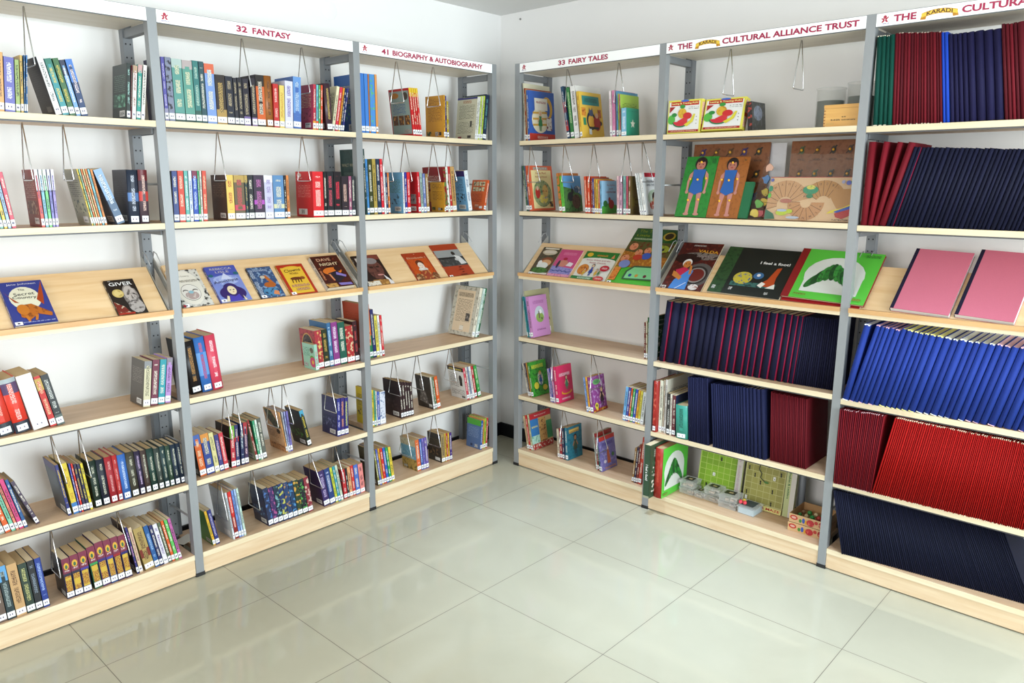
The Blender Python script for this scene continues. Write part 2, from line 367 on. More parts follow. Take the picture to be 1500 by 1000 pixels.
        for e in (u0+.001, u1-.006):
            mb = MB(); A = [Vector((e, .02, 1.105)), Vector((e, .245, 1.30)), Vector((e, .245, 1.335)), Vector((e, .02, 1.14))]
            B = [v+Vector((.005, 0, 0)) for v in A]; mb.face(A, '9a9c98'); mb.face(B[::-1], '9a9c98')
            for i in range(4): mb.face([A[i], B[i], B[(i+1) % 4], A[(i+1) % 4]], 'b0b2ae')
            mb.tube([(e+.0025, .16, 1.30), (e+.0025, .20, 1.345), (e+.0025, .225, 1.352), (e+.0025, .235, 1.33)], .002, 'a8aaac'); mb.obj('side_bracket', PAINT, ds)
    return R
KW = .5
rack('L', (-3.116, -2.213, -1.312, -.418), (1, 2, 3), 'long grey and birch shelving unit along the left wall with fantasy sign')
rack('R', (.455, 1.348, 2.247, 3.15), (4, 5, 6), 'grey and birch shelving unit along the right wall with fairy tales sign')

# ------------------------------------------------------------------ wire book supports
BAYN = {1: 'leftmost bay', 2: 'fantasy bay', 3: 'biography bay', 4: 'fairy tales bay', 5: 'second bay from right', 6: 'rightmost bay'}
SHN = {'s1': 'top shelf', 's2': 'second shelf', 's3': 'sloping display shelf', 's5': 'fourth shelf', 's6': 'fifth shelf', 's7': 'bottom shelf'}
ORD = 'zeroth first second third fourth fifth sixth seventh eighth ninth tenth eleventh twelfth thirteenth fourteenth fifteenth sixteenth seventeenth eighteenth nineteenth'.split()
def ordn(n):
    if n < 20: return ORD[n]
    t = ['twenty', 'thirty', 'forty', 'fifty', 'sixty'][n//10-2]
    return (t+'-'+ORD[n % 10]) if n % 10 else t[:-1]+'ieth'
_wire = None
def wires_plan(bay, under, items, onto):
    """items: (zoom, x, y) where the wire leaves the shelf above; it hangs in a channel 5 cm behind the front"""
    side = BAY[bay][0]; z = under-.001
    for it in items:
        u = on_front(side, *Z(*it), .05)[0] if onto in ('s1', 's2') else u_at(side, Z(*it)[0], .05, z-.01)
        WIRES.setdefault((bay, onto), []).append((u, z))
def wires(bay, under, items, onto):
    global _wire
    side = BAY[bay][0]; z = under-.001
    for i, (u, ang) in enumerate(sorted(WOUT.get((bay, onto), []))):
        if _wire is None:
            a, b = .050, .190; r = .006
            _wire = MB().tube([(0, -.004, 0), (0, -a, -b+r), (0, -a+.001, -b+.001), (0, -a+r, -b), (0, a-r, -b), (0, a-.001, -b+.001), (0, a, -b+r), (0, .004, 0)], .0022, 'd8dadc', 8, closed=True).obj('wire_book_support', CHROME); o = _wire
        else: o = _wire.copy(); COL.objects.link(o)
        o.matrix_world = MATL[side] @ Matrix.Translation((u, .05, z)) @ Matrix.Rotation(ang, 4, 'Y')
        empt = bay == 5
        tag(o, ('empty steel wire loop, %s from left over the top shelf, %s' if empt else 'hanging steel wire book support, %s from left over the '+SHN[onto]+', %s') % (ordn(i+1), BAYN[bay]), 'book support', 'hanging wire book supports')
# ------------------------------------------------------------------ books
NAMES = [('black', '18181c'), ('dark grey', '44464a'), ('grey', '8c9094'), ('white', 'f0f0ee'), ('cream', 'e4dcc4'), ('tan', 'c8a878'), ('brown', '6a4a30'), ('dark brown', '3a2a22'),
         ('maroon', '641c28'), ('dark red', '8a2028'), ('red', 'cc2c2c'), ('coral', 'e07058'), ('pink', 'e08aa8'), ('magenta', 'c03878'), ('orange', 'e07c30'), ('gold', 'c8982c'), ('yellow', 'e8d048'),
         ('olive', '6e6c30'), ('lime', 'a4c848'), ('green', '3f9a48'), ('dark green', '1e4630'), ('mint', 'a0d8c0'), ('teal', '2f8f8f'), ('light blue', '8ab8e0'), ('blue', '3c70c0'), ('dark blue', '264a88'),
         ('navy', '1e2440'), ('indigo', '3c3480'), ('lilac', 'b49ad8'), ('purple', '6a3a88'), ('plum', '4a2a44'), ('slate', '505a70'), ('sage', '98a890')]
_nm = [(n, [int(h[i:i+2], 16) for i in (0, 2, 4)]) for n, h in NAMES]
def cname(h):
    r = [int(h[i:i+2], 16) for i in (0, 2, 4)]
    return min(_nm, key=lambda q: sum((a-b)**2*wt for a, b, wt in zip(r, q[1], (.9, 1.2, .8))))[0]
def shade(h, k):
    r = [max(0, min(255, int(int(h[i:i+2], 16)*k))) for i in (0, 2, 4)]; return '%02x%02x%02x' % tuple(r)
def contrast(h):
    r = [int(h[i:i+2], 16) for i in (0, 2, 4)]; return '2a2a30' if sum(r) > 400 else 'e8e4d4'
SHELF = {}      # (bay, shelf) -> list of (u, root, words, noun, group) for labels
def art_back(F, c, ink):
    F.rect(.12, .52, .88, .86, c, ink, 3); F.rect(.12, .30, .80, .46, c, ink, 3)
    F.rect(.10, .06, .44, .17, 'eeeeea'); F.rect(.14, .08, .40, .15, 'eeeeea', '222222', 1)
def art_front(F, c, ink):
    F.rect(.08, .10, .92, .68, shade(c, 1.15), ink, 2); F.rect(.14, .76, .86, .90, c, ink, 1)
def spine_print(F, st, t, H):
    c, ink = st['c'], st['ink']
    for a, b, h in st['bands']: F.rect(0, a, 1, b, h); 
    if 'm' in st['fl']: F.rect(.02, .16, .98, .97, c, st['c2'] or ink, 2)
    if 'y' in st['fl']:                          # gold panel series with an arch picture on top
        F.rect(0, .62, 1, 1, '7c3048'); F.ell(.5, .80, .33, .085, 'e0b040'); F.ell(.5, .785, .16, .05, '3a6a48'); F.rect(.2, .67, .8, .71, '7c3048', 'e8d8d8', 1)
        F.rect(0, .57, 1, .62, st['c2'] or '2a2a60'); F.rect(.12, .17, .88, .56, 'd2b044', '8a3a28', 1)
    if 't' in st['fl']: F.rect(.26, .20, .74, .90, st['top'] or c, ink, 1) if False else F.rect(.28, .24, .72, .90, c, ink, 1)
STY = {}
def sty(s):
    """'rrggbb[,ink][,flags][,lo-hi:rrggbb ...]'"""
    if s in STY: return STY[s]
    p = s.split(','); d = dict(c=p[0], ink=None, c2=None, fl='', bands=[], top=None)
    for q in p[1:]:
        if ':' in q: r, h = q.split(':'); a, b = r.split('-'); d['bands'].append((float(a), float(b), h))
        elif len(q) == 6: d['c2' if d['ink'] else 'ink'] = q
        else: d['fl'] += q
    if not d['ink']: d['ink'] = contrast(d['c'])
    if 'p' not in d['fl'] and 'm' not in d['fl'] and 'y' not in d['fl']: d['fl'] += 't'
    STY[s] = d; return d
def make_book(M, t, W, Hh, st, hard=False, left=None, right=None, name='paperback_book', label=True, xo=0.0, cloth=None, edge=None, bulge=None, pagec=None, sides=(True, True), tick=False):
    """local axes: x thickness, y from spine into the shelf, z up; xo shifts the body so that the resting corner is at 0"""
    root = empty(name, M)
    bt = min(.0024 if hard or cloth else .0007, t*.22); ov = .003 if hard else .0
    x0, x1 = xo, xo+t; mb = MB(); c = st['c']; cc = st.get('cov', c)
    bl = bulge if bulge is not None else (min(.006, t*.16) if hard else 0)
    mat = CLOTH if cloth else PRINT
    # boards
    yb = bl*.6
    rc = edge or cc
    mb.box(x0, yb, 0, x0+bt, W, Hh, cc); mb.box(x1-bt, yb, 0, x1, W, Hh, rc)
    # spine wall, curved when hard
    n = 8 if bl else 1; pts = []
    for i in range(n+1):
        s = i/n; pts.append((x0+t*s, yb-bl*(1-(2*s-1)**2) if bl else 0.0))
    if not bl: mb.box(x0, 0, 0, x1, min(.0008, W), Hh, c)
    else:
        for (a, y), (b, y2) in zip(pts, pts[1:]):
            col = edge if (edge and a-x0 > t*.80) else c
            mb.face([(a, y, 0), (b, y2, 0), (b, y2, Hh), (a, y, Hh)], col, smooth=True)
            q = .0012; mb.face([(b, y2+q, 0), (a, y+q, 0), (a, y+q, Hh), (b, y2+q, Hh)], col)
            mb.face([(a, y, Hh), (b, y2, Hh), (b, y2+q, Hh), (a, y+q, Hh)], col); mb.face([(b, y2, 0), (a, y, 0), (a, y+q, 0), (b, y2+q, 0)], col)
    if mat is PRINT:
        # print on the spine is carried by thin flat strips that follow the curve
        if not bl: F = Face2D(mb, (x0, 0, 0), (1, 0, 0), (0, 0, 1), t, Hh); spine_print(F, st, t, Hh)
        else:
            F = Face2D(mb, (x0+t*.16, yb-bl*1.02, 0), (1, 0, 0), (0, 0, 1), t*.68, Hh); spine_print(F, dict(st, bands=[]), t, Hh)
            for a_, b_, h_ in st['bands']:
                for (a, y), (b, y2) in zip(pts, pts[1:]): mb.face([(a, y-.0003, a_*Hh), (b, y2-.0003, a_*Hh), (b, y2-.0003, b_*Hh), (a, y-.0003, b_*Hh)], h_)
        FL = Face2D(mb, (x0, W, 0), (0, -1, 0), (0, 0, 1), W, Hh); (art_back(FL, cc, st['ink']) if sides[0] else None) if left is None else left(FL)
        FR = Face2D(mb, (x1, 0, 0), (0, 1, 0), (0, 0, 1), W, Hh); (art_front(FR, cc, st['ink']) if sides[1] else None) if right is None else right(FR)
    mb.obj('cover', mat, root)
    g = max(.0004, ov)
    pg = MB().box(x0+bt, max(.001, yb+.001 if not cloth else yb*.7), g, x1-bt, W-max(.0006, ov), Hh-g-(.002 if cloth else 0), pagec or st.get('pg', 'd9cdb0'))
    if tick and random.random() < .75:
        q = random.uniform(.0015, .0035); pg.box(x0+bt, yb-bl*1.05-.0002, .0003, x1-bt, yb+.004, q, pagec); pg.box(x0+bt, yb-bl*.9, Hh-q, x1-bt, yb+.01, Hh+.0006, pagec)
    pg.obj('pages', PAPER, root)
    if label and t > .003:
        lb = MB(); lh = min(.022, Hh*.12); yy = yb-bl-.0006 if bl else -.0006; zz = Hh*.035
        ins = t*.04 if not bl else t*.16
        lb.box(x0+ins, yy, zz, x1-ins, yy+.0004+(bl*.3), zz+lh, 'e2e5e6')
        if t > .006:
            for q in ((.34, .62) if t > .012 else (.5,)): lb.box(x0+t*q-.0016, yy-.0002, zz+lh*.35, x0+t*q+.0016, yy, zz+lh*.62, '50486a')
        lb.obj('spine_label', MATTE, root)
    return root
SPEC = {}; RUNS = []
EDGE = PW+.0075
def lane(dep): return 'back' if dep > .065 else 'front'
def run(bay, shelf, z, dep, books, end, ratio=.68, W=None, hard=False, left=None, right=None, noun='paperback', H=None, group=None, words=None, jit=True, edge=None, cloth=None, pagec=None, label=None, after=None):
    tick = bool(pagec)
    """books: (x of the spine's lower left corner, x and y of its upper left corner, style), all in the zoom z; end: x where the last spine ends"""
    side = BAY[bay][0]; zs = SH[bay][shelf]; R = []
    xs = [b[0] for b in books]+[end]; N = len(books)
    ease = dep[2] if isinstance(dep, tuple) and len(dep) == 3 else 1
    d0, d1 = dep[:2] if isinstance(dep, tuple) else (dep, dep)
    for i, b in enumerate(books):
        dd = d0+(d1-d0)*(i/max(1, N-1))**ease
        u0 = u_at(side, Z(z, xs[i])[0], dd, zs); u1 = u_at(side, Z(z, xs[i+1])[0], dd, zs)
        ut, zt = on_front(side, *Z(z, b[1], b[2]), dd)
        a = math.atan2(ut-u0, zt-zs); Hh = H or math.hypot(ut-u0, zt-zs)
        st = dict(sty(b[3])); hd = hard or ('h' in st['fl'])
        st['pg'] = pagec or ('bfa67c' if random.random() < .6 else 'd6c6a4')
        w_ = W or min(.245, Hh*ratio*(random.uniform(.97, 1.03) if jit else 1)); w_ = min(w_, .312-dd)
        nm = {'paperback': 'paperback_book', 'hardback': 'hardback_book', 'picture book': 'picture_book', 'bound notebook': 'bound_notebook'}.get(noun, 'book')
        if 'h' in st['fl'] and noun == 'paperback': nm = 'hardback_book'
        ed = edge(i) if callable(edge) else edge
        R.append(dict(bay=bay, shelf=shelf, u=u0, b=max(.0025, (u1-u0)*.985), a=a, H=Hh, dd=dd, W=w_, st=st, hard=hd, left=left if i == 0 else None, right=right if i == N-1 else None,
                      nm=nm, noun=noun, cloth=cloth, edge=ed, sides=(i == 0, i == N-1), tick=tick, group=group, words=words, label=label, after=after))
    # keep the whole run clear of the posts
    lo, hi = BAY[bay][1]+EDGE, BAY[bay][2]-EDGE
    if d0 > -.03:
        L = min(min(q['u'], q['u']+q['H']*math.sin(q['a'])) for q in R); Rt = max(max(q['u']+q['b'], q['u']+q['b']+q['H']*math.sin(q['a'])) for q in R)
        sh_ = lo-L if L < lo else (hi-Rt if Rt > hi else 0)
        if abs(sh_) < .07:
            for q in R: q['u'] += sh_
    SPEC.setdefault((bay, shelf, lane(d0)), []).extend(R); return R
CAPS = {}
WIRES = {}
def solve_shelf(key, R):
    bay, shelf, ln = key; lo, hi = BAY[bay][1]+EDGE, BAY[bay][2]-EDGE; zs = SH[bay][shelf]
    gap = {'s1': 2.203, 's2': SH[bay]['s1']-TH-.006, 's5': 1.106, 's6': SH[bay]['s5']-TH-.006, 's7': SH[bay]['s6']-TH-.006}[shelf]-zs-.004
    R.sort(key=lambda q: q['u']); n = len(R); eps = .0006
    for i in range(n-1):                                # feet may not overlap
        if R[i]['u']+R[i]['b']+eps > R[i+1]['u']:
            ov = R[i]['u']+R[i]['b']+eps-R[i+1]['u']
            if ov < R[i]['b']*.5: R[i]['b'] -= ov
            else:
                for q in R[i+1:]: q['u'] += ov
    for q in R: q['H'] = min(q['H'], (gap-.25*q['b']*abs(math.sin(q['a'])))/max(.5, math.cos(q['a'])) - (q['b']*abs(math.sin(q['a']))))
    if ln == 'front':
        for uw, z1 in sorted(WIRES.get((bay, shelf), [])):
            cand = []
            for i in range(len(R)+1):
                l = R[i-1] if i else None; r_ = R[i] if i < len(R) else None
                if (l and l.get('wire')) or (r_ and r_.get('wire')): continue
                hz = z1-zs
                for base, ang in ((l['u']+l['b'], l['a']) if l else None, (r_['u']-.006, r_['a']) if r_ else None) if (l and r_) else (((l['u']+l['b'], l['a']),) if l else ((r_['u']-.006, r_['a']),)):
                    cand.append((abs(base+hz*math.tan(ang)-uw)+abs(base-uw)*.6+abs(ang)*.15, i, base, ang))
            if not R: cand = [(0, 0, uw, 0)]
            c, i, base, ang = min(cand)
            free = (not R) or all(uw+.004 < min(q['u'], q['u']+q['H']*math.sin(q['a'])) or uw-.004 > max(q['u']+q['b'], q['u']+q['b']+q['H']*math.sin(q['a'])) for q in R)
            if free: base, ang = uw, 0; i = sum(1 for q in R if q['u'] < uw)
            R.insert(i, dict(u=base+.0004, b=.0052, a=ang, H=min(gap, z1-zs)/math.cos(ang), dd=0, wire=True, z1=z1))
        for i in range(len(R)-1):
            if R[i]['u']+R[i]['b']+eps > R[i+1]['u']:
                ov = R[i]['u']+R[i]['b']+eps-R[i+1]['u']
                if not R[i].get('wire') and R[i]['b'] > .02: R[i]['b'] -= ov
                elif R[i].get('wire') and i and R[i]['u']-ov > R[i-1]['u']+R[i-1]['b']+eps: R[i]['u'] -= ov
                elif R[i].get('wire') and R[i+1]['b'] > .02: R[i+1]['u'] += ov; R[i+1]['b'] -= ov
                else:
                    for q in R[i+1:]: q['u'] += ov
    n = len(R)
    top = lambda q: q['H']*math.cos(q['a'])+q['b']*abs(math.sin(q['a']))
    for it in range(400):
        ch = 0
        for i in range(n-1):
            p = R[i]
            for q in R[i+1:i+4]:
                hm = min(top(p), top(q)); g = q['u']+hm*math.tan(q['a'])-(p['u']+p['b']+hm*math.tan(p['a']))-eps
                if g < 0:
                    d = -g/hm/2*1.02; p['a'] = math.atan(math.tan(p['a'])-d); q['a'] = math.atan(math.tan(q['a'])+d); ch += -g
        if R and R[0]['dd'] > -.03:
            for q in R:
                hm = top(q)
                if q['u']+hm*math.tan(q['a']) < lo: q['a'] = math.atan((lo-q['u'])/hm)
                if q['u']+q['b']+hm*math.tan(q['a']) > hi: q['a'] = math.atan((hi-q['u']-q['b'])/hm)
        if ch < 1e-5: break
WOUT = {}
def build_books():
    for b, u, zz, L in WIRELIST: wires_plan(b, u, L, zz)
    for key, R in SPEC.items(): solve_shelf(key, R)
    for key, R in SPEC.items():
        bay, shelf, ln = key; side = BAY[bay][0]; zs = SH[bay][shelf]
        for q in R:
            if q.get('wire'): WOUT.setdefault((bay, shelf), []).append((q['u']+q['b']/2+(q['z1']-zs)*math.tan(q['a']), q['a'])); continue
            a = q['a']; t = max(.0022, q['b']*math.cos(a)-(.0014 if q['cloth'] else .0008)); dd = q['dd']; w_ = q['W']
            if q['u'] < BAY[bay][1]+.055 or q['u']+q['b']+q['H']*math.sin(a) > BAY[bay][2]-.045: w_ = min(w_, .229-dd)
            for (cb, cs, c0, c1, cd) in CAPLIST:
                if (cb, cs) == (bay, shelf) and ln == 'front' and c0 < q['u'] < c1: w_ = min(w_, cd-dd)
            if a > 0: xo = -t; ub = q['u']+t/math.cos(a)
            else: xo = 0; ub = q['u']
            M = Matrix.Translation(world(side, ub, dd, zs+.0006)) @ (Matrix.Identity(4) if side == 'L' else Matrix.Rotation(-math.pi/2, 4, 'Z')) @ Matrix.Rotation(a, 4, 'Y')
            q['root'] = r = make_book(M, t, w_, q['H'], q['st'], q['hard'], q['left'], q['right'], q['nm'], label=('n' not in q['st']['fl']) and not q['cloth'], xo=xo, cloth=q['cloth'], edge=q['edge'], bulge=(t*.30 if q['cloth'] else None), pagec=q['st']['pg'], sides=q['sides'], tick=q['tick'])
            if q['label']: r['label'] = q['label']; r['category'] = 'book'
            if q['after']: q['after'](r)
            SHELF.setdefault((bay, shelf), []).append([q['u'], r, q['st'], q['noun'] if q['nm'] != 'hardback_book' else 'hardback', t, q['group'], q['words'], q['edge']])
CAPLIST = [(2, 's2', -1.60, -1.30, .205), (2, 's1', -1.62, -1.30, .135)]
def row(bay, shelf, z, dep, b0, b1, t0, t1, n, cols, wts=None, **kw):
    """an even row of n volumes between lower corners b0..b1 (x) and upper corners t0..t1 (x, y)"""
    wts = wts or [1+random.uniform(-.22, .22) for _ in range(n)]; tot = sum(wts); acc = 0; L = []
    for i in range(n):
        s = acc/tot; acc += wts[i]
        L.append((b0+(b1-b0)*s, t0[0]+(t1[0]-t0[0])*s, t0[1]+(t1[1]-t0[1])*s+random.uniform(-3, 3), cols[i % len(cols)]))
    return run(bay, shelf, z, dep, L, b1, **kw)
GROUPNOTE = {}
def label_books():
    for (bay, sh), L in SHELF.items():
        L.sort(key=lambda q: q[0]); where = '%s, %s' % (SHN[sh], BAYN[bay])
        for i, (u, r, st, noun, t, grp, words, ed) in enumerate(L):
            if 'label' in r: continue
            if words:                                # indistinguishable members of one tight row
                r['label'] = words; r['category'] = 'notebook' if noun == 'bound notebook' else 'book'; r['group'] = grp; continue
            c = cname(st['c']); sz = 'thin ' if t < .010 else ('thick ' if t > .032 else '')
            if noun == 'bound notebook' and ed: c += '-red'; sz = ''
            r['label'] = '%s%s %s, %s from left on the %s' % (sz, c, noun, ordn(i+1), where)
            r['category'] = 'notebook' if noun == 'bound notebook' else 'book'; r['group'] = grp or ('books on the %s of the %s' % (SHN[sh], BAYN[bay]))
# ------------------------------------------------------------------ cover pictures
def A_solid(c, *prints):
    def f(F):
        F.rect(0, 0, 1, 1, c)
        for p in prints: p(F)
    return f
def back(c, ink, top=None, band=None, pic=None):
    def f(F):
        F.rect(0, 0, 1, 1, c)
        if top: F.rect(0, .86, 1, 1, top)
        F.rect(.12, .50, .88, .82, c, ink, 3)
        if pic: F.rect(.10, .22, .90, .46, pic[0], pic[1], 2)
        F.rect(.52, .05, .88, .16, 'ededea'); F.rect(.56, .07, .84, .14, 'ededea', '222222', 1)
    return f
def person(F, x, y, s, skin, hair, top, low=None, flip=1):
    """small figure: legs, dress, arms, head; s is its height in units of the face height"""
    k = F.h/F.w; low = low or top
    F.poly([(x-.07*s*k, y), (x-.02*s*k, y), (x-.01*s*k, y+.35*s), (x-.09*s*k, y+.35*s)], low); F.poly([(x+.02*s*k, y), (x+.07*s*k, y), (x+.09*s*k, y+.35*s), (x+.01*s*k, y+.35*s)], low)
    F.poly([(x-.16*s*k, y+.25*s), (x+.16*s*k, y+.25*s), (x+.09*s*k, y+.72*s), (x-.09*s*k, y+.72*s)], top)
    F.poly([(x-.09*s*k, y+.70*s), (x-.22*s*k, y+.45*s), (x-.17*s*k, y+.42*s), (x-.06*s*k, y+.6*s)], skin); F.poly([(x+.09*s*k, y+.70*s), (x+.22*s*k, y+.45*s), (x+.17*s*k, y+.42*s), (x+.06*s*k, y+.6*s)], skin)
    F.ell(x, y+.86*s, .12*s*k, .15*s, hair); F.ell(x, y+.83*s, .09*s*k, .11*s, skin)
def jug(F):
    F.rect(0, 0, 1, 1, '3560b4'); F.rect(0, 0, 1, .15, 'c23a2c'); F.rect(.3, .05, .7, .10, 'c23a2c', 'e8c8b8', 1)
    F.ell(.70, .66, .22, .24, 'd8a838'); F.ell(.68, .64, .14, .17, '3560b4'); F.ell(.42, .42, .32, .26, 'e8e0c4')
    for y in (.30, .42, .54): F.poly([(.14, y), (.70, y+.02), (.70, y+.06), (.14, y+.04)], 'd0a040')
    F.rect(.22, .62, .72, .86, 'efe9da'); F.text('HODGE', .47, .77, 'a03040', h=.016, w=.055) if False else F.rect(.28, .68, .66, .80, 'efe9da', 'a03040', 1)
    person(F, .42, .20, .42, 'd8a888', 'e0d0a0', '2f7a48'); F.rect(.66, .22, .86, .48, 'ece8e0', '8a3a50', 2)
def catcover(F):
    F.rect(0, 0, 1, 1, 'ecc24a'); F.rect(.12, .72, .88, .92, '2f8a86'); F.rect(.22, .78, .78, .87, '2f8a86', '15504e', 1)
    F.rect(.06, .48, .24, .66, 'e09030', 'a05018', 2); F.rect(.10, .28, .22, .44, '2f8a60'); F.rect(.78, .46, .92, .64, 'c86a30', '7a3018', 2); F.ell(.86, .34, .07, .05, '2a2a2a')
    F.ell(.45, .38, .20, .20, '26303c'); F.ell(.45, .36, .14, .15, 'e8b040'); F.poly([(.36, .55), (.40, .68), (.44, .57)], '3a4a7a'); F.poly([(.47, .57), (.52, .68), (.56, .55)], '3a4a7a'); F.ell(.46, .55, .09, .07, '4a5878')
    F.ell(.70, .34, .15, .17, 'b0302c'); F.ell(.70, .50, .07, .06, 'e8b898'); F.rect(.34, .20, .76, .25, '2a2a2e'); F.rect(.30, .08, .42, .2, 'd8e0dc')
def starcover(F):
    F.rect(0, 0, 1, 1, '2f9678'); F.rect(.12, .80, .88, .90, '2f9678', '1c5a48', 1)
    pts = [(.5+(.20 if i % 2 == 0 else .09)*math.cos(math.pi/2+i*math.pi/5), .44+(.17 if i % 2 == 0 else .075)*math.sin(math.pi/2+i*math.pi/5)) for i in range(10)]
    F.poly(pts, 'e6e8d4')
def ridinghood(F):
    F.rect(0, 0, 1, 1, 'd8603c'); F.rect(.10, .05, .93, .90, 'f0e0a4'); F.rect(.2, .91, .8, .97, '30241c', 'e8e0d0', 1)
    F.text('Little Red', .5, .84, 'b03a28', h=.012, w=.085); F.text('Riding Hood', .5, .75, 'b03a28', h=.012, w=.095)
    F.ell(.5, .38, .38, .30, '9aa878', '5a7a50', 2); F.ell(.30, .40, .10, .13, 'c03028'); F.ell(.30, .50, .05, .05, 'e8c0a0'); F.ell(.52, .26, .18, .10, 'e0d060', '8a90b0', 2); F.ell(.62, .44, .12, .14, 'd8b868', 'b06040', 2); F.rect(.75, .08, .90, .2, '3a2a20', 'd8a840', 2)
def goats(F):
    F.rect(0, 0, 1, 1, '5a9ad0'); F.poly([(0, 0), (1, 0), (1, .45), (.6, .62), (0, .70)], '4a7a40', '2c4a2c', 2); F.ell(.35, .42, .16, .13, '22242c'); F.ell(.47, .56, .07, .09, '22242c'); F.poly([(.45, .62), (.40, .78), (.50, .65)], '3a3a3a')
    F.ell(.66, .28, .24, .20, '5a4438', '3a2a20', 2); F.ell(.75, .62, .2, .10, '3a5a7a', 'c0c8d0', 2)
def henbook(F):
    F.rect(0, 0, 1, 1, '98c4e4'); F.text('The Sly Fox', .62, .86, 'a02a30', h=.010, w=.072); F.text('and the', .62, .76, 'a02a30', h=.008); F.text('Little Red Hen', .6, .66, 'a02a30', h=.010, w=.08)
    F.poly([(0, 0), (1, 0), (1, .24), (.5, .32), (0, .22)], '4a9a3a'); F.ell(.62, .28, .18, .14, '9a2a24'); F.ell(.50, .42, .07, .08, '9a2a24'); F.ell(.22, .30, .14, .10, '2c6a30')
def lion(F):
    F.rect(0, 0, 1, 1, 'eef2f4'); F.rect(.12, .90, 1, 1, 'c02438'); F.text('ANDROCLES', .5, .81, '26304a', h=.011, w=.095); F.text('AND THE LION', .5, .71, '26304a', h=.011, w=.105)
    F.ell(.5, .38, .34, .22, 'b8ccb4', 'e8efe8', 2); F.ell(.55, .42, .16, .12, '40302a'); F.ell(.52, .30, .12, .12, 'c89868'); F.ell(.35, .22, .14, .10, 'c05038', 'e8e0d8', 2); F.ell(.7, .2, .16, .1, 'd8a050', '8a3a28', 2)
def ovalbook(F):
    F.rect(0, 0, 1, 1, 'c98cc4'); F.rect(.2, .80, .8, .88, 'c98cc4', 'a05a9a', 1); F.ell(.5, .54, .26, .20, 'c4d0d8'); F.ell(.5, .46, .22, .12, '8aa850'); F.rect(.44, .44, .50, .62, '6a4a5a'); F.ell(.56, .6, .07, .05, 'f0f0f0'); F.ell(.6, .43, .03, .03, '303030'); F.rect(.25, .15, .75, .19, 'c98cc4', '7a3a70', 1); F.rect(.36, .23, .6, .26, 'c98cc4', '7a3a70', 1)
def greenfairy(F):
    F.rect(0, 0, 1, 1, '3c9a30', '1c5a24', 2); F.rect(.1, .78, .8, .9, '3c9a30', 'e8e048', 1); F.ell(.55, .48, .16, .20, 'd8e0d8', '5a8a50', 2); person(F, .55, .28, .42, 'e0b890', 'e8a040', '2a5a9a'); F.ell(.25, .3, .14, .1, 'e0d040'); F.ell(.75, .2, .14, .08, 'd8c040')
def pinkbook(F):
    F.rect(0, 0, 1, 1, 'd82c60'); F.rect(.15, .70, .85, .80, 'd82c60', 'f4d8e4', 1); person(F, .6, .30, .42, 'e8c0a0', '6a3020', '4a8a6a'); F.ell(.55, .26, .34, .07, 'e8a030'); F.ell(.55, .28, .28, .05, 'd82c60'); F.rect(.2, .07, .75, .12, 'd82c60', 'f4d8e4', 1)
def witchbook(F):
    F.rect(0, 0, 1, 1, '8c4088', 'b890c0', 2); F.ell(.4, .83, .26, .08, '6aa868'); F.rect(.25, .79, .55, .87, '6aa868', '2a5a38', 1); person(F, .68, .12, .55, 'd8b090', '5a3020', '3a2a30'); F.ell(.25, .16, .12, .09, 'e0d040'); F.ell(.25, .17, .05, .04, '2a2a2a'); F.rect(.0, 0, 1, .08, 'a03828', 'e0c040', 2)
def redtop(F):
    F.rect(0, 0, 1, 1, 'c8b07a'); F.rect(0, .84, 1, 1, 'b82830'); F.text('Read it yourself', .5, .92, 'f0e0e0', h=.010, w=.10); F.rect(0, .10, .38, .84, '3478b8'); F.rect(.05, .6, .33, .72, '3478b8', 'e0d870', 1); F.rect(.0, .10, .38, .38, 'b0d8c8', '70a890', 2)
    F.rect(.40, .15, .72, .82, 'c89a5a', '7a4a2a', 2); F.rect(.74, .2, 1, .7, '3a8a5a'); F.rect(0, 0, 1, .16, 'a8302c', 'e0d0c0', 2)
def boybook(F):
    F.rect(0, 0, 1, 1, '28768a', '1f5a74', 2); F.rect(.12, .80, .80, .92, 'd8b860', '7a3a20', 1); person(F, .52, .12, .62, 'a87858', '2a1c18', '3a4a38', '2a3038')
def lavbook(F):
    F.rect(0, 0, 1, 1, '8078bc', 'a49cd4', 2); F.rect(0, .88, 1, 1, 'd04038'); F.rect(.3, .91, .8, .96, 'd04038', 'f0e8e0', 1); F.rect(.15, .72, .85, .82, '8078bc', '4a3a8a', 1); F.poly([(.40, .18), (.62, .18), (.55, .55), (.48, .62), (.42, .52)], 'c86a48'); F.ell(.49, .62, .06, .06, 'd89070'); F.ell(.25, .26, .09, .05, 'e8e0f0'); F.ell(.78, .4, .09, .06, '5a8a5a'); F.rect(.2, .04, .9, .09, '8078bc', 'e8a030', 1)
def orangeback(F):
    F.rect(0, 0, 1, 1, 'd8622c')
    for r in (0, 1):
        for q in range(4): F.rect(.12+q*.2, .80-r*.18, .28+q*.2, .94-r*.18, 'd8d0a8', '5a5a48', 2)
    F.rect(.15, .28, .8, .54, 'd8622c', '8a2a18', 3); F.rect(.4, .08, .65, .18, 'e8a888', '7a3020', 1); F.rect(.7, .05, .9, .13, 'f0f0ee')
def creamback(F):
    F.rect(0, 0, 1, 1, 'c9c4b4', '9a9484', 2); F.rect(.14, .08, .86, .92, 'e6cfae'); F.rect(.2, .78, .8, .88, 'e6cfae', '5a4a3a', 1); F.rect(.2, .28, .8, .74, 'e6cfae', '6a5a4a', 3); F.rect(.62, .30, .78, .46, '3a3430', '8a8078', 2); F.rect(.2, .12, .34, .18, 'e6cfae', '3a3028', 1); F.rect(.44, .10, .6, .20, 'e8e0d0', '222222', 1)
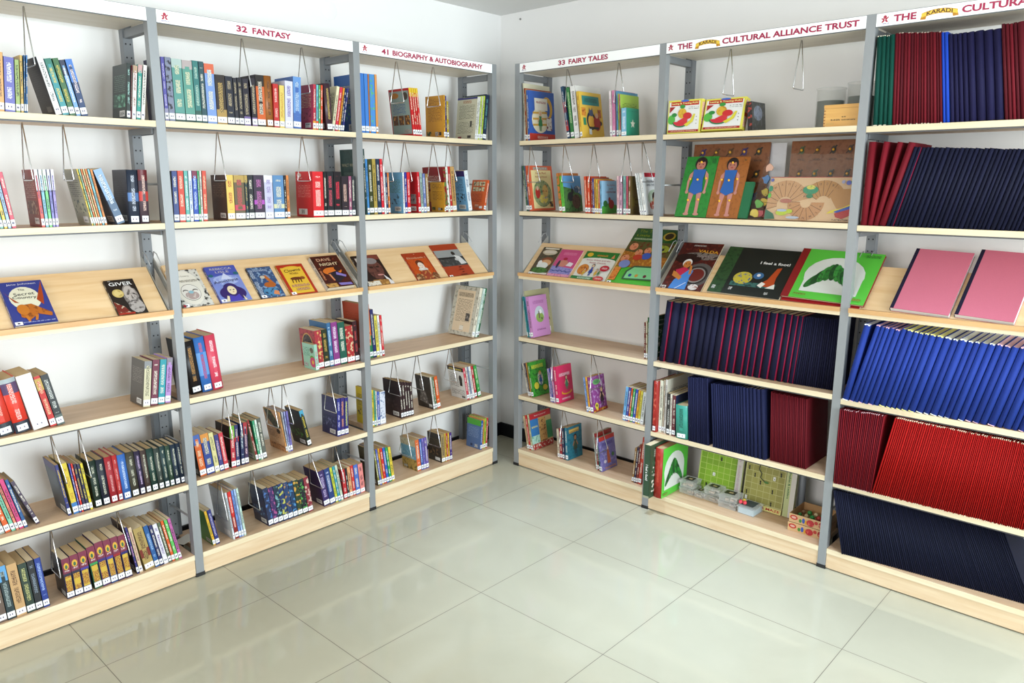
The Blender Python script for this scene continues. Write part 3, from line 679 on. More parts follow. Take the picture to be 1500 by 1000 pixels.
def moghul(F):
    F.rect(0, 0, 1, 1, 'cfccb2'); F.rect(0, .955, 1, 1, '34307a'); F.rect(.3, .86, .72, .93, 'cfccb2', 'a8643a', 1); F.rect(.12, .48, .9, .82, 'cfccb2', '6a6858', 3); F.rect(.1, .14, .9, .44, 'cfccb2', '7a7868', 3); F.rect(.72, .3, .8, .44, '2a2a24'); F.rect(.14, .03, .32, .08, '8a2430'); F.rect(.62, .04, .8, .10, '3a3a34')
def tealredback(F):
    F.rect(0, 0, 1, 1, 'c22a2a'); F.rect(.04, .05, .96, .95, '8fa4a0'); F.ell(.28, .86, .2, .06, 'b87a2c'); F.ell(.8, .84, .12, .08, '4a4038'); F.rect(.14, .48, .76, .68, '8fa4a0', '3a5a9a', 3)
    for q in range(3): F.rect(.10+q*.29, .24, .34+q*.29, .44, '5a3a28', 'c89040', 2)
    F.rect(.62, .07, .88, .15, '4a4a48', 'c8c8c0', 1)
def yellowback(F):
    F.rect(0, 0, 1, 1, 'd79d2e'); F.rect(.16, .76, .86, .93, 'd79d2e', '8a5a18', 3); F.rect(.16, .40, .90, .72, 'd79d2e', '8a5a18', 3); F.rect(.06, .06, .3, .16, '3a4a2c', 'c8a030', 2); F.rect(.52, .05, .70, .15, 'e0d8c8', '222222', 1); F.rect(.74, .06, .86, .14, '2a2a2a')
def mothback(F):
    F.rect(0, 0, 1, 1, '181218', '241c22', 2); F.rect(.15, .25, .8, .9, '181218', '3a343c', 3); F.rect(.5, .06, .85, .16, '7a746c', '2a2428', 1)
def photoback(F):
    F.rect(0, 0, 1, 1, '38322e', '2a2624', 2); F.ell(.40, .74, .14, .18, '8c8480', '4a4440', 2); F.poly([(.15, .2), (.75, .12), (.62, .48), (.48, .6), (.3, .55)], '6e6864', 'a8a09a', 2); F.rect(.75, .05, .95, .15, 'd0cec8', '222222', 1)
def whiteback(F):
    F.rect(0, 0, 1, 1, 'e4e4e0'); F.rect(0, .88, 1, 1, '24242a'); F.rect(.1, .90, .9, .96, '24242a', 'e0c860', 1); F.rect(.1, .36, .6, .82, 'e4e4e0', '5a5a5a', 3); F.ell(.76, .64, .10, .12, '3a3a3a'); F.rect(.68, .42, .84, .56, '2a2a2a'); F.rect(.1, .12, .9, .30, 'e4e4e0', '5a5a5a', 3); F.rect(.7, .04, .9, .1, '888888', '222222', 1)
def seaback(F):
    F.rect(0, 0, 1, 1, 'a9b890'); F.rect(0, .36, 1, .78, '6fa8c4', '9cc4d4', 2); F.rect(0, 0, 1, .36, 'b89a50', '6a5a30', 2); F.rect(0, .78, 1, 1, 'c9c0a0', 'b0a888', 2); F.rect(.1, .04, .35, .12, 'e8e8e0', '333333', 1)
def bluegreen(F):
    F.rect(0, 0, 1, 1, '55709e'); F.rect(0, .80, 1, 1, '4fa838'); F.rect(.1, .36, .85, .74, '55709e', '8aa0c4', 3); F.rect(.60, .04, .82, .15, 'f0f0ee', '222222', 1); F.rect(.30, .06, .45, .14, '26345a')
def peachback(F):
    F.rect(0, 0, 1, 1, 'd3a47a', 'e0b890', 2); F.poly([(.05, 1), (.5, .98), (.95, .6), (.6, .55), (.2, .75)], '3a3020', '5a6a30', 2); F.rect(.1, .3, .85, .5, 'd3a47a', '7a4a2a', 3); F.ell(.75, .5, .12, .06, '3a2a20'); F.rect(.0, 0, 1, .16, 'c89060', '7a4a30', 2)
def mint(F):
    F.rect(0, 0, 1, 1, '9ccfb8'); F.rect(.08, .5, .6, .85, '9ccfb8', '3a7a6a', 3); F.ell(.78, .76, .15, .11, '5a5a48', 'a8a088', 2); F.ell(.78, .46, .18, .10, '6aa848'); F.ell(.82, .30, .24, .20, 'd04878'); F.ell(.82, .30, .09, .08, 'e8c050'); F.rect(.08, .10, .4, .24, 'e8ece8', '222222', 1)
def redback(F):
    F.rect(0, 0, 1, 1, 'd81e26'); F.rect(.05, .84, .40, .92, 'd81e26', 'f0c0b8', 1); F.rect(.12, .42, .88, .72, 'd81e26', 'f09088', 3); F.ell(.22, .92, .13, .05, 'e8d0c8'); F.rect(.14, .05, .66, .18, 'f0f0ee'); F.rect(.3, .07, .5, .16, 'f0f0ee', '222222', 1)
def ornate(F):
    F.rect(0, 0, 1, 1, 'a8303a', '7a1c28', 2); F.ell(.5, .55, .38, .36, 'c8a050'); F.ell(.5, .55, .34, .33, '2a1c20', '5a4a40', 2)
LIME = dict(noun='paperback')

# ------------------------------------------------------------------ leftmost bay
Z1, Z4, Z13, Z16, Z17 = (0, 0, 5), (0, 160, 5.264), (0, 480, 5), (0, 620, 5), (0, 740, 4.6875)
run(1, 's1', Z1, .012, [(-70, -75, 390, 'b04a30'), (-28, -30, 380, 'e0a868'), (38, 12, 415, '6a6cb8,f0f0f0'), (118, 92, 435, '9db36a'), (155, 140, 405, 'c9a95a'), (180, 172, 405, '2f6ea8'), (193, 190, 405, '3d7fc0')], 206)
run(1, 's1', Z1, .014, [(410, 262, 415, 'f0f1f2,3a3a3a'), (462, 322, 430, '3f98a0,e0c860,0.75-1:2f7a6a'), (515, 380, 428, '3f6f45,d8c050'), (562, 432, 440, '78a8d8,f0f0f0,0.72-1:2c3550'), (600, 475, 435, '24406e,f0e0e0,0.6-1:4a80d0')], 652, left=mothback)
run(1, 's1', Z1, .012, [(945, 945, 466, '25332f,9ac8c0'), (975, 980, 480, '8a2030'), (982, 992, 482, 'ece6e2,8a3030,0.86-1:b89a80'), (1015, 1028, 478, '2b9a8e,0.86-1:c8a0a0'), (1048, 1066, 480, 'efece4')], 1078, left=back('24302e', '5a7a6c', pic=('2a5a4a', '7ac0a0')))
run(1, 's2', Z4, .012, [(-60, -175, 492, '5a3a80'), (-30, -140, 490, 'c84030'), (2, -110, 490, '7cb4a4'), (35, -80, 488, 'e8c850'), (65, -50, 488, 'a4c6e8'), (95, -20, 486, 'd04860')], 132)
wt = ',3a3a6a,0.64-1:eceef4,0.62-0.64:26264a'
run(1, 's2', Z4, .012, [(325, 258, 465, 'e05850'+wt), (355, 293, 465, '88c4d8'+wt), (383, 325, 465, '7ed884'+wt), (410, 358, 465, '8c8cd4'+wt), (434, 388, 465, 'a898dc'+wt)], 458, left=back('8a2a26', 'c89a90', pic=('6a2420', 'c0a080')))
run(1, 's2', Z4, .012, [(710, 592, 462, 'e8c83c'), (726, 607, 462, '9cc8a8'), (742, 624, 462, 'e07a30'), (758, 640, 462, 'dccc90'), (774, 656, 462, 'e08030'), (792, 674, 465, '78bcc8'), (812, 692, 468, 'e08838')], 832, left=back('a9a890', '4a4a40', pic=('b8b898', '4a5a58')))
run(1, 's2', Z4, .012, [(908, 700, 478, '56708e,e8f0f8,0.45-1:8cb0dc')], 976, left=back('4a5c74', '7a90a8'))
run(1, 's2', Z4, .012, [(1000, 970, 468, '2c3648,c8d0e0,h,0.42-0.58:5a80b8'), (1088, 1062, 468, '50404a,e8c0b0,h,0.42-0.6:c84038,0.8-1:6a2028')], 1160, left=back('3a3c48', '5a5c68'))
run(1, 's5', Z13, .02, [(-215, -330, 425, '30343c'), (-105, -240, 415, 'd8402c,22222a,0-0.2:28303c'), (-8, -130, 400, 'd83a2a,e8b0a0,h,0-0.22:26303a'), (120, -2, 388, 'e03a28,f0c8c0,h,0-0.2:28303e,0.72-0.92:5a4468,0.92-1:a8b4b8')], 240)
run(1, 's5', Z13, .02, [(248, 75, 375, 'ecebe8,b0b0b0,p')], 368)
run(1, 's5', Z13, .02, [(373, 230, 368, 'c42c2a,e8c8a0,0.72-0.95:c0a050'), (424, 280, 358, '20262a,d0d4d0,0-0.2:50605c')], 482, right=back('50605a', '6a7a74'))
run(1, 's5', Z13, .02, [(1052, 1064, 252, 'd6cfae,5a5a4a,0.84-1:8a8c90'), (1108, 1145, 240, '6e2a42'), (1162, 1183, 238, '2a98a6'), (1213, 1230, 225, 'b48ccc,5a2a6a,0.84-1:8a8490')], 1256, left=back('554e46', '8a8278'))
run(1, 's6', Z16, .035, [(0, -150, 430, 'a0a8a0'), (43, -112, 430, 'd8602e'), (88, -78, 428, '7fc8aa'), (122, -45, 425, 'e08870'), (146, -18, 422, 'd04880'), (182, 30, 420, '285a94')], 210)
run(1, 's6', Z16, .035, [(268, 74, 435, '4a3c52')], 300)
run(1, 's6', Z16, .03, [(503, 400, 310, '2e3478,e0c040'), (530, 432, 303, 'dcc440,b07a20,0-0.22:3a78b8'), (573, 487, 300, '4a4ea8'), (589, 505, 300, 'd63026'), (606, 527, 303, '201e42,c0a040'), (630, 547, 305, '26204a,e0d040'), (652, 564, 302, 'dccc38,303060')], 674, left=back('3a4a58', '5a6a78', top='38306a'))
gl = ',c8c8b4,h'
run(1, 's6', Z16, .03, [(715, 690, 270, '1c3028'+gl), (775, 737, 262, '1c2434'+gl), (835, 790, 245, 'a42832,d8a0a0,h'), (890, 850, 230, 'b42e30,d8a0a0,h'), (926, 890, 228, '3a6cba,c8d8f0,h'), (986, 952, 208, '403e34'+gl), (1047, 1016, 200, '2c2440,c8b0d8,h'), (1090, 1068, 192, '483a36'+gl), (1133, 1102, 182, '1a3a34'+gl), (1184, 1152, 180, '38423e'+gl), (1227, 1192, 165, '243e40'+gl), (1266, 1236, 160, '2c4638'+gl), (1302, 1275, 152, '1b2c3e'+gl), (1343, 1314, 142, '1b283a'+gl)], 1376, left=back('2c2e28', '44463c'))
run(1, 's7', Z17, .012, [(-10, -90, 440, '6a5a50'), (58, -8, 425, '28383c,a0b0b0,0.72-1:64a4d8'), (118, 35, 418, 'caa474,5a3a28'), (192, 108, 415, '2a3c32,c0c080'), (253, 172, 392, '24262a,8a98a8'), (303, 228, 372, '2a4090,a0b8e8')], 348, right=back('24367c', '3a4c90'))
yy = ['2a7a60', '2a2a50', '3a3470']
run(1, 's7', Z17, .012, [(465, 420, 375, '20204a,8a3a28,2a2a40,y'), (521, 475, 350, '20204a,8a3a28,2a2a40,y'), (580, 538, 325, '26265a,8a3a28,4a4098,y')], 638, left=back('20222c', '34384a'))
run(1, 's7', Z17, .012, [(655, 612, 287, '1c5a3c,8a3a28,3a9a58,y'), (711, 678, 252, '4a2a60,8a3a28,3a3078,y'), (768, 735, 236, '2c4a80,8a3a28,4a4098,y'), (817, 782, 218, '3a2244,8a3a28,a02a30,y'), (867, 832, 205, '3a2a50,8a3a28,2a2a70,y')], 916)
run(1, 's7', Z17, .015, [(944, 868, 150, '2c2c70,e0a0c0'), (962, 888, 155, 'd8c0a0,8a3a60')], 988, left=back('3a2a28', '5a4a48'))
run(1, 's7', Z17, .015, [(1002, 925, 165, 'b0985c,4a2a20,0.3-0.5:7a2a22'), (1070, 970, 155, '2a5c9a,a0c0e8'), (1104, 1004, 150, '2c3064'), (1130, 1030, 145, 'e6e4ee,5a3a88'), (1163, 1050, 140, '5c6a50'), (1186, 1064, 133, 'd8602c'), (1208, 1082, 130, '62c062'), (1232, 1100, 124, 'bf66a6')], 1254)

# ------------------------------------------------------------------ fantasy bay
Z2, Z5, Z14, Z18, Z19 = (220, 0, 4.6875), (230, 180, 4.839), (240, 430, 4.6875), (260, 560, 5), (260, 640, 4.6875)
qq = ',e8dcb8'
run(2, 's1', Z2, .012, [(78, 58, 388, '5a56ac,c8c0e8,0-0.2:9a98b8'), (106, 102, 392, '8088a0,2a2a38,m'), (150, 135, 400, '5a9a92'+qq+',0-0.14:24443c,0.86-1:b0c4c0'), (222, 200, 410, '5c9c8e'+qq+',0-0.14:24443c,0.86-1:b4a8a8'), (292, 262, 412, '357a78,bcd8c8,0-0.2:305a50'), (335, 320, 420, '2b5058'), (372, 345, 432, '7c9cd8,f0e8c0,0.84-1:d86848'), (440, 420, 508, '2e2420,d0b068,0-0.3:b09050'), (510, 482, 518, '1c2030,b8a888'), (563, 530, 530, '24242e,b8a888'), (592, 565, 530, '20202a,b8a888'), (626, 600, 535, '262230,b8a888,0-0.2:7a68a0'), (672, 632, 530, '2a242e,c8b898,0-0.18:8a70a0')], 728, ratio=.66, left=back('3a3750', '5a5870'))
run(2, 's1', Z2, .012, [(742, 692, 510, '28221f,e8e0d0,0.12-0.78:d4642c'), (800, 750, 516, 'a0622c,3a2010,h'), (853, 840, 575, 'c8302e,f0d0c8'), (892, 885, 586, 'e8d06e,c09030'), (928, 926, 556, 'dcdcf2,6050a0'), (985, 976, 526, '4a70b8,c8e0f0,0.3-1:6a9ad8')], 1040, left=back('2a2430', '4a4450'))
run(2, 's1', Z2, .012, [(1118, 1124, 580, 'c2304a,0-0.2:e0a040'), (1140, 1140, 582, '74c2d0,0-0.2:e06030'), (1157, 1155, 585, '58a452'), (1171, 1168, 585, 'e05434')], 1186, left=back('b84464', 'e8c8a0', pic=('c05870', '7a3048')))
run(2, 's1', Z2, .012, [(1212, 1185, 572, '48303c,c8b05c,h')], 1282, left=back('3a2028', '5a4048'))
run(2, 's1', Z2, .03, [(1284, 1322, 600, 'f0e8c2'), (1306, 1346, 607, 'd83048'), (1328, 1364, 610, 'f0a030'), (1342, 1378, 612, '20365e'), (1354, 1390, 614, '30307a')], 1368)
run(2, 's2', Z5, .012, [(92, 70, 342, '3a4c8a'), (133, 108, 340, 'd64a38,f0d8c0'), (178, 155, 340, '62b2aa,f0f0f0'), (208, 192, 340, 'd6e0f2,4060a0'), (234, 216, 340, '2a50b4,c8d8f8,0.85-1:7a2a48'), (272, 246, 340, '3cb072'), (286, 268, 340, 'e6e6de'), (302, 286, 340, 'd64e3c,e0c8a0')], 333, left=back('2e3040', '5a5c70', top='34384c'))
run(2, 's2', Z5, .012, [(505, 497, 370, 'e8c662,b03828,0-0.12:c8a050'), (560, 550, 372, '6a5c44,c84850,0.22-0.34:d04860,0.84-1:b89a50'), (635, 615, 372, '1e3a40,b8a060,0.84-1:b89a50'), (658, 640, 372, '20242a'), (698, 680, 370, '3a2c42,c070b0,0.34-0.44:b050b8'), (772, 745, 372, 'c8c8e0,8a7ab8,0.84-1:e8e8f4'), (834, 812, 372, '5c8aba,e8e0c0,0.24-0.34:d8d8b0'), (912, 885, 372, '26262c'), (928, 902, 372, 'dc8848')], 948, left=back('4c2e22', '8a6a50'))
run(2, 's2', Z5, .012, [(1110, 1108, 346, 'dc2028,f8e0d8')], 1189, left=redback)
run(2, 's2', Z5, .012, [(1190, 1186, 346, '141a1c'), (1214, 1204, 346, '181e24,d05868'), (1262, 1252, 346, '1a141a,e83850'), (1316, 1308, 378, '2c222c,e8c0b0'), (1366, 1356, 378, 'a05c7c'), (1388, 1380, 378, '30363c')], 1412)
def whitman(F):
    F.rect(0, 0, 1, 1, '22423e', '1c3634', 2); F.text('WALT WHITMAN', .5, .76, 'b0a888', h=.014, w=F.w*.86); F.rect(.14, .60, .86, .65, '22423e', '5a7068', 1); F.rect(.4, .45, .6, .47, '22423e', '8a8a68', 1); F.rect(.2, .33, .8, .36, '22423e', '5a7068', 1)
run(2, 's5', Z14, .045, [(192, 130, 335, '1a181c,c08838,h'), (272, 188, 312, '3a78c8,c83838,h,0.3-0.72:6aa0e0'), (343, 276, 292, 'dc4862,f8e8ec,h')], 415, left=back('2a2a2a', '3a3a3a'))
run(2, 's5', Z14, .03, [(1046, 1068, 350, '9cd0b8,c84878')], 1070, left=mint, ratio=.8)
run(2, 's5', Z14, .045, [(1078, 1068, 252, 'a8303c,e0c070,m'), (1126, 1114, 245, '26301c,c8a850'), (1164, 1150, 198, '3a6c9a,c8e0f0'), (1192, 1184, 195, '8a3a84,f0e0f4'), (1236, 1232, 195, '1e5c4c,f0f0e0'), (1284, 1272, 222, 'ac2a2e,e0c8a0,m'), (1336, 1322, 188, '3a1a20,c84848')], 1366, left=ornate)
run(2, 's6', Z18, .03, [(170, 108, 395, 'dc682c,f0e0c0,0.76-1:4868b0'), (220, 170, 385, '2a428e,e8e0b0,0.8-1:d89040'), (280, 225, 375, 'd8d094,6a6a50'), (316, 262, 390, '3a3a7c,d0b0c0'), (348, 290, 378, 'ca3a48,f0d8d0')], 382, left=back('3a3834', '5a5854'))
run(2, 's6', Z18, .03, [(398, 388, 322, 'b83040,f0e0d0,0.7-1:6aa838'), (434, 415, 315, '303468,e0d0c8,0.6-0.72:c03038'), (462, 440, 305, '222c58,d0e0e0'), (488, 463, 300, '3a2850,e0c0c8,0.7-1:a83038')], 517, left=back('241c18', '5a2a20', pic=('18301c', '5a2020')))
run(2, 's6', Z18, .03, [(572, 490, 285, '8a2a2a'), (590, 540, 285, '3aa274,e0e8d8'), (606, 553, 280, 'dceee0,3a6a50'), (624, 564, 272, '5c6058')], 652, left=back('90a080', '5a6a50', pic=('a8b090', '6a7a58')))
run(2, 's6', Z18, .03, [(792, 730, 225, 'e2a25c,6a3a20'), (803, 752, 220, 'd8e2f0'), (812, 768, 218, 'a4ace0'), (824, 784, 215, '7c72ba')], 840, left=peachback)
run(2, 's6', Z18, .03, [(950, 880, 215, '1a2a1e,c8b040,0.84-1:4aa0c0')], 980, left=back('16181a', '30302c', pic=('182a18', '3a8a30')))
run(2, 's6', Z18, .045, [(1165, 1163, 122, '2c328a,d8d0e8'), (1192, 1186, 118, '3a2a78,e8a060'), (1220, 1210, 118, '2a2a7c,d8e060')], 1248, left=back('28285a', '3c3c74', pic=('242a58', '6a70a0')))
run(2, 's7', Z19, .025, [(248, 180, 515, 'e4b236,3a7a30'), (268, 200, 508, '283078,c0b8d8')], 296, left=back('5c9a48', '3a7a30'))
run(2, 's7', Z19, .015, [(385, 325, 385, 'd2dae2'), (400, 340, 382, 'd22e2c,f0d8c8,0-0.5:8a2424'), (426, 362, 372, '7292d8'), (444, 382, 362, 'a6c0e8'), (460, 396, 358, 'c6e0d2')], 476, left=back('c2c8c8', '8a9090'))
nv = ',a8b0c8,m'
run(2, 's7', Z19, .02, [(630, 585, 358, '26304e,5078b8,m'), (665, 622, 352, '3c2c60,b05890,m'), (700, 655, 340, '1e3044,7ab0b8,m'), (732, 690, 326, '22386c,c8c858,m'), (766, 724, 318, '26406c,b08850,m'), (800, 760, 312, '1e3a5e,5090c8,m'), (832, 792, 304, '28402c,d0a048,m'), (866, 822, 300, '20242c,5aa850,m'), (902, 846, 292, '882a3a,d8c0b0,m')], 936, left=back('242a48', '3a4a70', pic=('26305a', '5a90b8')))
run(2, 's7', Z19, .02, [(1010, 965, 240, '3a2a64,c8b8e0'), (1052, 1004, 225, '28407c,d0d8f0'), (1090, 1042, 215, 'c8d044'), (1108, 1056, 208, '3a9aaa'), (1126, 1070, 202, 'c6d8c2')], 1152, left=back('32204a', '4a3a64'))
run(2, 's7', Z19, .025, [(1176, 1160, 215, 'c02e34,f0d0c8'), (1202, 1182, 205, '28242a'), (1216, 1194, 200, 'e2a274'), (1238, 1208, 192, 'd23838'), (1258, 1228, 190, '5070c2'), (1288, 1254, 186, 'e68a86')], 1320, left=back('b82c34', 'e0a8a0'))

# ------------------------------------------------------------------ biography bay
Z3, Z6, Z9, Z15 = (500, 50, 5.884), (510, 180, 6.25), (490, 330, 5.26), (510, 490, 4.7625)
run(3, 's1', Z3, .012, [(178, 160, 335, '3a7cd2,f0f0f0,p'), (212, 185, 338, '4484d6,e8e8d0,p'), (245, 203, 342, 'e28a3e,p'), (256, 214, 342, '4a8ed8,60b080,m'), (302, 246, 345, 'e29a58,p')], 322, left=back('2e64b0', 'e8d060', pic=('2e64b0', '60b080')), ratio=.8)
ry = ',f0e8d0,0.82-1:e4c030'
run(3, 's1', Z3, .012, [(622, 583, 462, 'd22428'+ry), (645, 600, 463, 'd82c2c'+ry), (662, 618, 465, 'd02428'+ry), (680, 634, 466, 'da3030'+ry)], 699, left=tealredback)
run(3, 's1', Z3, .012, [(886, 882, 525, 'daa232,6a4a18'), (900, 892, 532, '4a3e92')], 910, left=yellowback)
run(3, 's1', Z3, .012, [(913, 906, 578, 'b8a220')], 930)
run(3, 's1', Z3, .012, [(1205, 1232, 548, 'e6e6dc'), (1220, 1246, 548, 'f2f2f0'), (1232, 1258, 546, 'cce464'), (1246, 1272, 545, 'f2f2ea'), (1256, 1284, 540, 'c4dc50'), (1270, 1302, 530, '22304c,60a0a0')], 1300, left=moghul)
run(3, 's2', Z6, .012, [(112, 78, 236, '22423e,n')], 128, left=whitman, ratio=.62)
run(3, 's2', Z6, .012, [(148, 110, 330, '4a90d2'), (170, 137, 330, '38401e'), (210, 152, 330, 'b49c4c,3a3a20'), (244, 182, 330, '20344e,e0e0e0'), (280, 205, 332, 'da2838,f4e0e0'), (306, 242, 400, 'f0f1f1,7a8a9a'), (325, 268, 465, '20426c'), (342, 288, 460, 'da7630')], 360)
run(3, 's2', Z6, .012, [(500, 488, 452, 'e6eef0,c03030'), (518, 503, 452, '3a3a9a'), (540, 526, 452, 'da2a2e,f0e0e0')], 570, left=back('74b2dc', '5a8a50', pic=('74b2dc', '4a6a80')))
run(3, 's2', Z6, .012, [(640, 634, 450, 'd82c38,f0f0f0'), (664, 648, 458, '9ab2ac'), (690, 662, 465, '6c7cb4,e0e0f0'), (716, 684, 468, 'a48450')], 742, left=back('c62228', '8a1418', pic=('9a9a98', '3a3a3a')))
run(3, 's2', Z6, .012, [(890, 862, 405, '8c1c20,58904a,m'), (912, 882, 402, 'e8e6de,5a8a4a,m'), (934, 900, 400, 'c43432,f0e0d8'), (955, 922, 402, 'c69c60')], 992, left=back('8a1a1e', 'e0c8b8', pic=('d8982c', 'b87a1c')))
run(3, 's2', Z6, .004, [(878, 862, 545, 'dc9a2c')], 890, left=yellowback)
run(3, 's2', Z6, .012, [(1098, 1052, 440, 'e4ecf2,3a5a8a')], 1134, left=back('76b0dc', '2a3a5a', top='3a2c6c', pic=('76b0dc', '202830')))
run(3, 's2', Z6, .012, [(1236, 1282, 530, 'da5c28')], 1256, left=orangeback, ratio=.72)
run(3, 's5', (0, 0, 1), .04, [(541.5, 537.5, 446, 'd86a2c,e8c8a0,0-0.42:267a4e'), (547.5, 543.8, 453.5, '28306c'), (552.5, 546.8, 463, 'e8da60'), (557, 549.6, 463, 'f2f2ea'), (560.5, 552.4, 463, 'd82a38')], 564, left=back('c24e2c', '9a3a20'), ratio=.7)
run(3, 's5', Z9, .035, [(1105, 1198, 490, 'e8e0cc'), (1127, 1212, 490, '1c7048')], 1142, left=creamback, ratio=.72)
run(3, 's5', Z9, .03, [(1146, 1228, 488, 'd4e6de,5a8a80')], 1164, ratio=.7)
run(3, 's6', Z15, .02, [(170, 160, 388, 'e2ca34,3a6a30'), (187, 175, 392, '54b292'), (199, 188, 396, 'e8e8e0'), (210, 200, 400, '4a62c2'), (226, 216, 402, 'd6dae8,4a6a9a,m')], 266, left=back('dcc228', '6a5a20', pic=('d0b828', '5a4a28')))
bm_ = [(372, 358, 330, '3c2a2c'), (390, 374, 332, '3a262a'), (408, 390, 334, '3e2a2e'), (426, 406, 336, '3a282c'), (442, 420, 338, '3c2a2e')]
run(3, 's6', Z15, .02, bm_, 460, left=back('33262a', '1c1418', pic=('33262a', '4a3a3a')))
run(3, 's6', Z15, .02, [(596, 570, 300, 'd8d8d0,5a5a5a'), (610, 582, 300, '607a5c'), (624, 594, 298, 'da5e28')], 648, left=photoback)
run(3, 's6', Z15, .02, [(832, 798, 238, 'd24a5a,f0e0e0'), (848, 816, 230, 'e6ded6'), (860, 828, 228, '8a9aba'), (870, 840, 226, 'f0ece8'), (886, 854, 224, 'c43240')], 902, left=whiteback)
run(3, 's6', Z15, .02, [(908, 866, 224, '3c9c4a,d0e8c0')], 930)
run(3, 's7', Z15, .035, [(485, 470, 738, 'da6c3a,f0e0d0'), (513, 489, 732, '3a5cac,c8d8f8'), (530, 508, 728, '7a72c2'), (547, 524, 722, '6c5aaa')], 566, left=seaback)
run(3, 's7', Z15, .035, [(655, 645, 700, 'a69062'), (680, 668, 692, 'd6b042'), (692, 682, 690, 'c64232'), (702, 694, 688, 'e8c040'), (712, 705, 686, '4a3284')], 728, left=back('3a342c', '6a5a3a', pic=('2a241e', '8a6a4a')))
run(3, 's7', Z15, .03, [(960, 974, 590, '305eb2'), (974, 984, 580, 'e6a642'), (984, 994, 574, 'a2c844'), (996, 1006, 570, 'c63a3a')], 1008, left=bluegreen)
run(3, 's7', Z19, .03, [(1380, 1348, 95, '8c8a44'), (1394, 1362, 86, '5a6ac2'), (1408, 1376, 80, 'e2a234'), (1422, 1390, 80, 'd83434'), (1440, 1404, 78, '2c62c2'), (1458, 1418, 78, '2c9c54'), (1476, 1434, 78, 'e2ca44')], 1495, left=back('5a5238', '3a3424'))

# ------------------------------------------------------------------ fairy tales bay
Z20, Z21, Z22, Z23 = (740, 60, 6.25), (740, 200, 5.77), (740, 400, 6.25), (740, 500, 4.545)
pb = dict(noun='picture book', ratio=.8)
run(4, 's1', Z20, .014, [(130, 106, 395, 'e0dcc0'), (140, 118, 440, 'a23a2a'), (150, 127, 450, 'e0b070'), (158, 136, 458, '3560b4')], 176, right=jug, **pb)
run(4, 's1', Z20, .014, [(572, 506, 422, '2a4e6c,c8c8d0,0.15-0.35:b03838,0.5-0.7:c04040'), (597, 546, 432, '3a8248,c8e0b0'), (630, 583, 420, 'f0f0ee,4a3a38')], 678, right=back('ecebe6', '3a3a3a', pic=('ecebe6', '4a4038')), **pb)
run(4, 's1', Z20, .006, [(682, 640, 466, 'e6be48,8a3a28')], 704, right=catcover, **pb)
run(4, 's1', Z20, .014, [(952, 940, 460, 'f2e8ea,c87888'), (975, 968, 455, 'e092b8,a04a80'), (1003, 998, 462, '5c9aba')], 1022, right=back('5a98b8', '3a6a88', pic=('5a98b8', '8ac0d8')), **pb)
run(4, 's1', Z20, .010, [(1024, 1004, 488, 'c8d860,6a8a30'), (1034, 1024, 490, 'e0708e')], 1044, right=back('a8c850', '5a7a20', pic=('e0d060', '6a8a30')), **pb)
run(4, 's1', Z20, .004, [(1046, 1045, 618, '88bede,e8f0f8')], 1094, right=starcover, **pb)
run(4, 's2', Z21, .014, [(178, 138, 250, '40684c'), (192, 148, 252, '5a6a88'), (204, 156, 252, 'd8603c')], 226, right=ridinghood, **pb)
run(4, 's2', Z21, .014, [(460, 430, 312, 'c87a3a,3a7a30,m'), (484, 456, 335, '6cc24a,3a8a30')], 512, right=goats, **pb)
run(4, 's2', Z21, .014, [(678, 664, 338, 'e0502e,f0e0c8'), (700, 690, 338, 'e25636,f0e0c8'), (724, 716, 345, 'c04830')], 734, right=back('c0502c', 'e0a850', pic=('c0502c', 'e0c060')), **pb)
run(4, 's2', Z21, .010, [(736, 728, 355, '50529e'), (750, 740, 358, 'd8a042'), (766, 756, 364, 'e8ca54'), (782, 774, 368, 'e0723e'), (796, 790, 375, '7ab0d0')], 812, right=henbook, **pb)
run(4, 's2', Z21, .014, [(936, 934, 335, 'e8c2ca,a04a60'), (958, 956, 335, 'd6a8c2'), (982, 980, 335, '82b2aa,305a58'), (1006, 1006, 335, 'd8627a'), (1022, 1026, 335, '7c5c3a')], 1042, right=back('6a5a34', '8a6a3a', pic=('7a6a30', '5a3a20')), **pb)
run(4, 's2', Z21, .012, [(1124, 1078, 315, 'f0f4f4,8a9aa0'), (1142, 1096, 314, 'eaf0f0,8a9aa0'), (1158, 1112, 312, 'f4f4f2,8a9aa0')], 1184, right=lion, **pb)
run(4, 's5', Z22, .03, [(176, 118, 160, 'c8c8a2')], 186, right=back('b4b088', '6a5a38', pic=('c0b888', '8a6a38')), **pb)
run(4, 's5', Z22, .02, [(187, 137, 215, '3a9ca2'), (196, 146, 215, '5aa2ca'), (206, 156, 215, 'c98cc4')], 234, right=ovalbook, ratio=.66, noun='picture book')
run(4, 's5', Z22, .02, [(1264, 1270, 450, '6c2222'), (1280, 1284, 438, 'c8c0a2,7a3a28,m'), (1296, 1302, 405, '2c5c32')], 1318, **pb)
run(4, 's6', Z23, .02, [(145, 100, 145, 'e6dece,3a3030'), (153, 112, 145, '5a4a5a'), (161, 124, 142, 'e2a252'), (168, 134, 140, '3c8a32')], 182, right=greenfairy, ratio=.72, noun='picture book')
run(4, 's6', Z23, .02, [(303, 278, 182, 'b2a2d2'), (316, 290, 178, '4c4aa4'), (326, 300, 172, 'e0a0c8'), (336, 312, 168, 'd83068')], 356, right=pinkbook, ratio=.66, noun='picture book')
run(4, 's6', Z23, .012, [(538, 512, 238, '82a2da'), (552, 526, 236, 'e8aa44'), (566, 540, 238, '8a4088')], 586, right=witchbook, ratio=.66, noun='picture book')
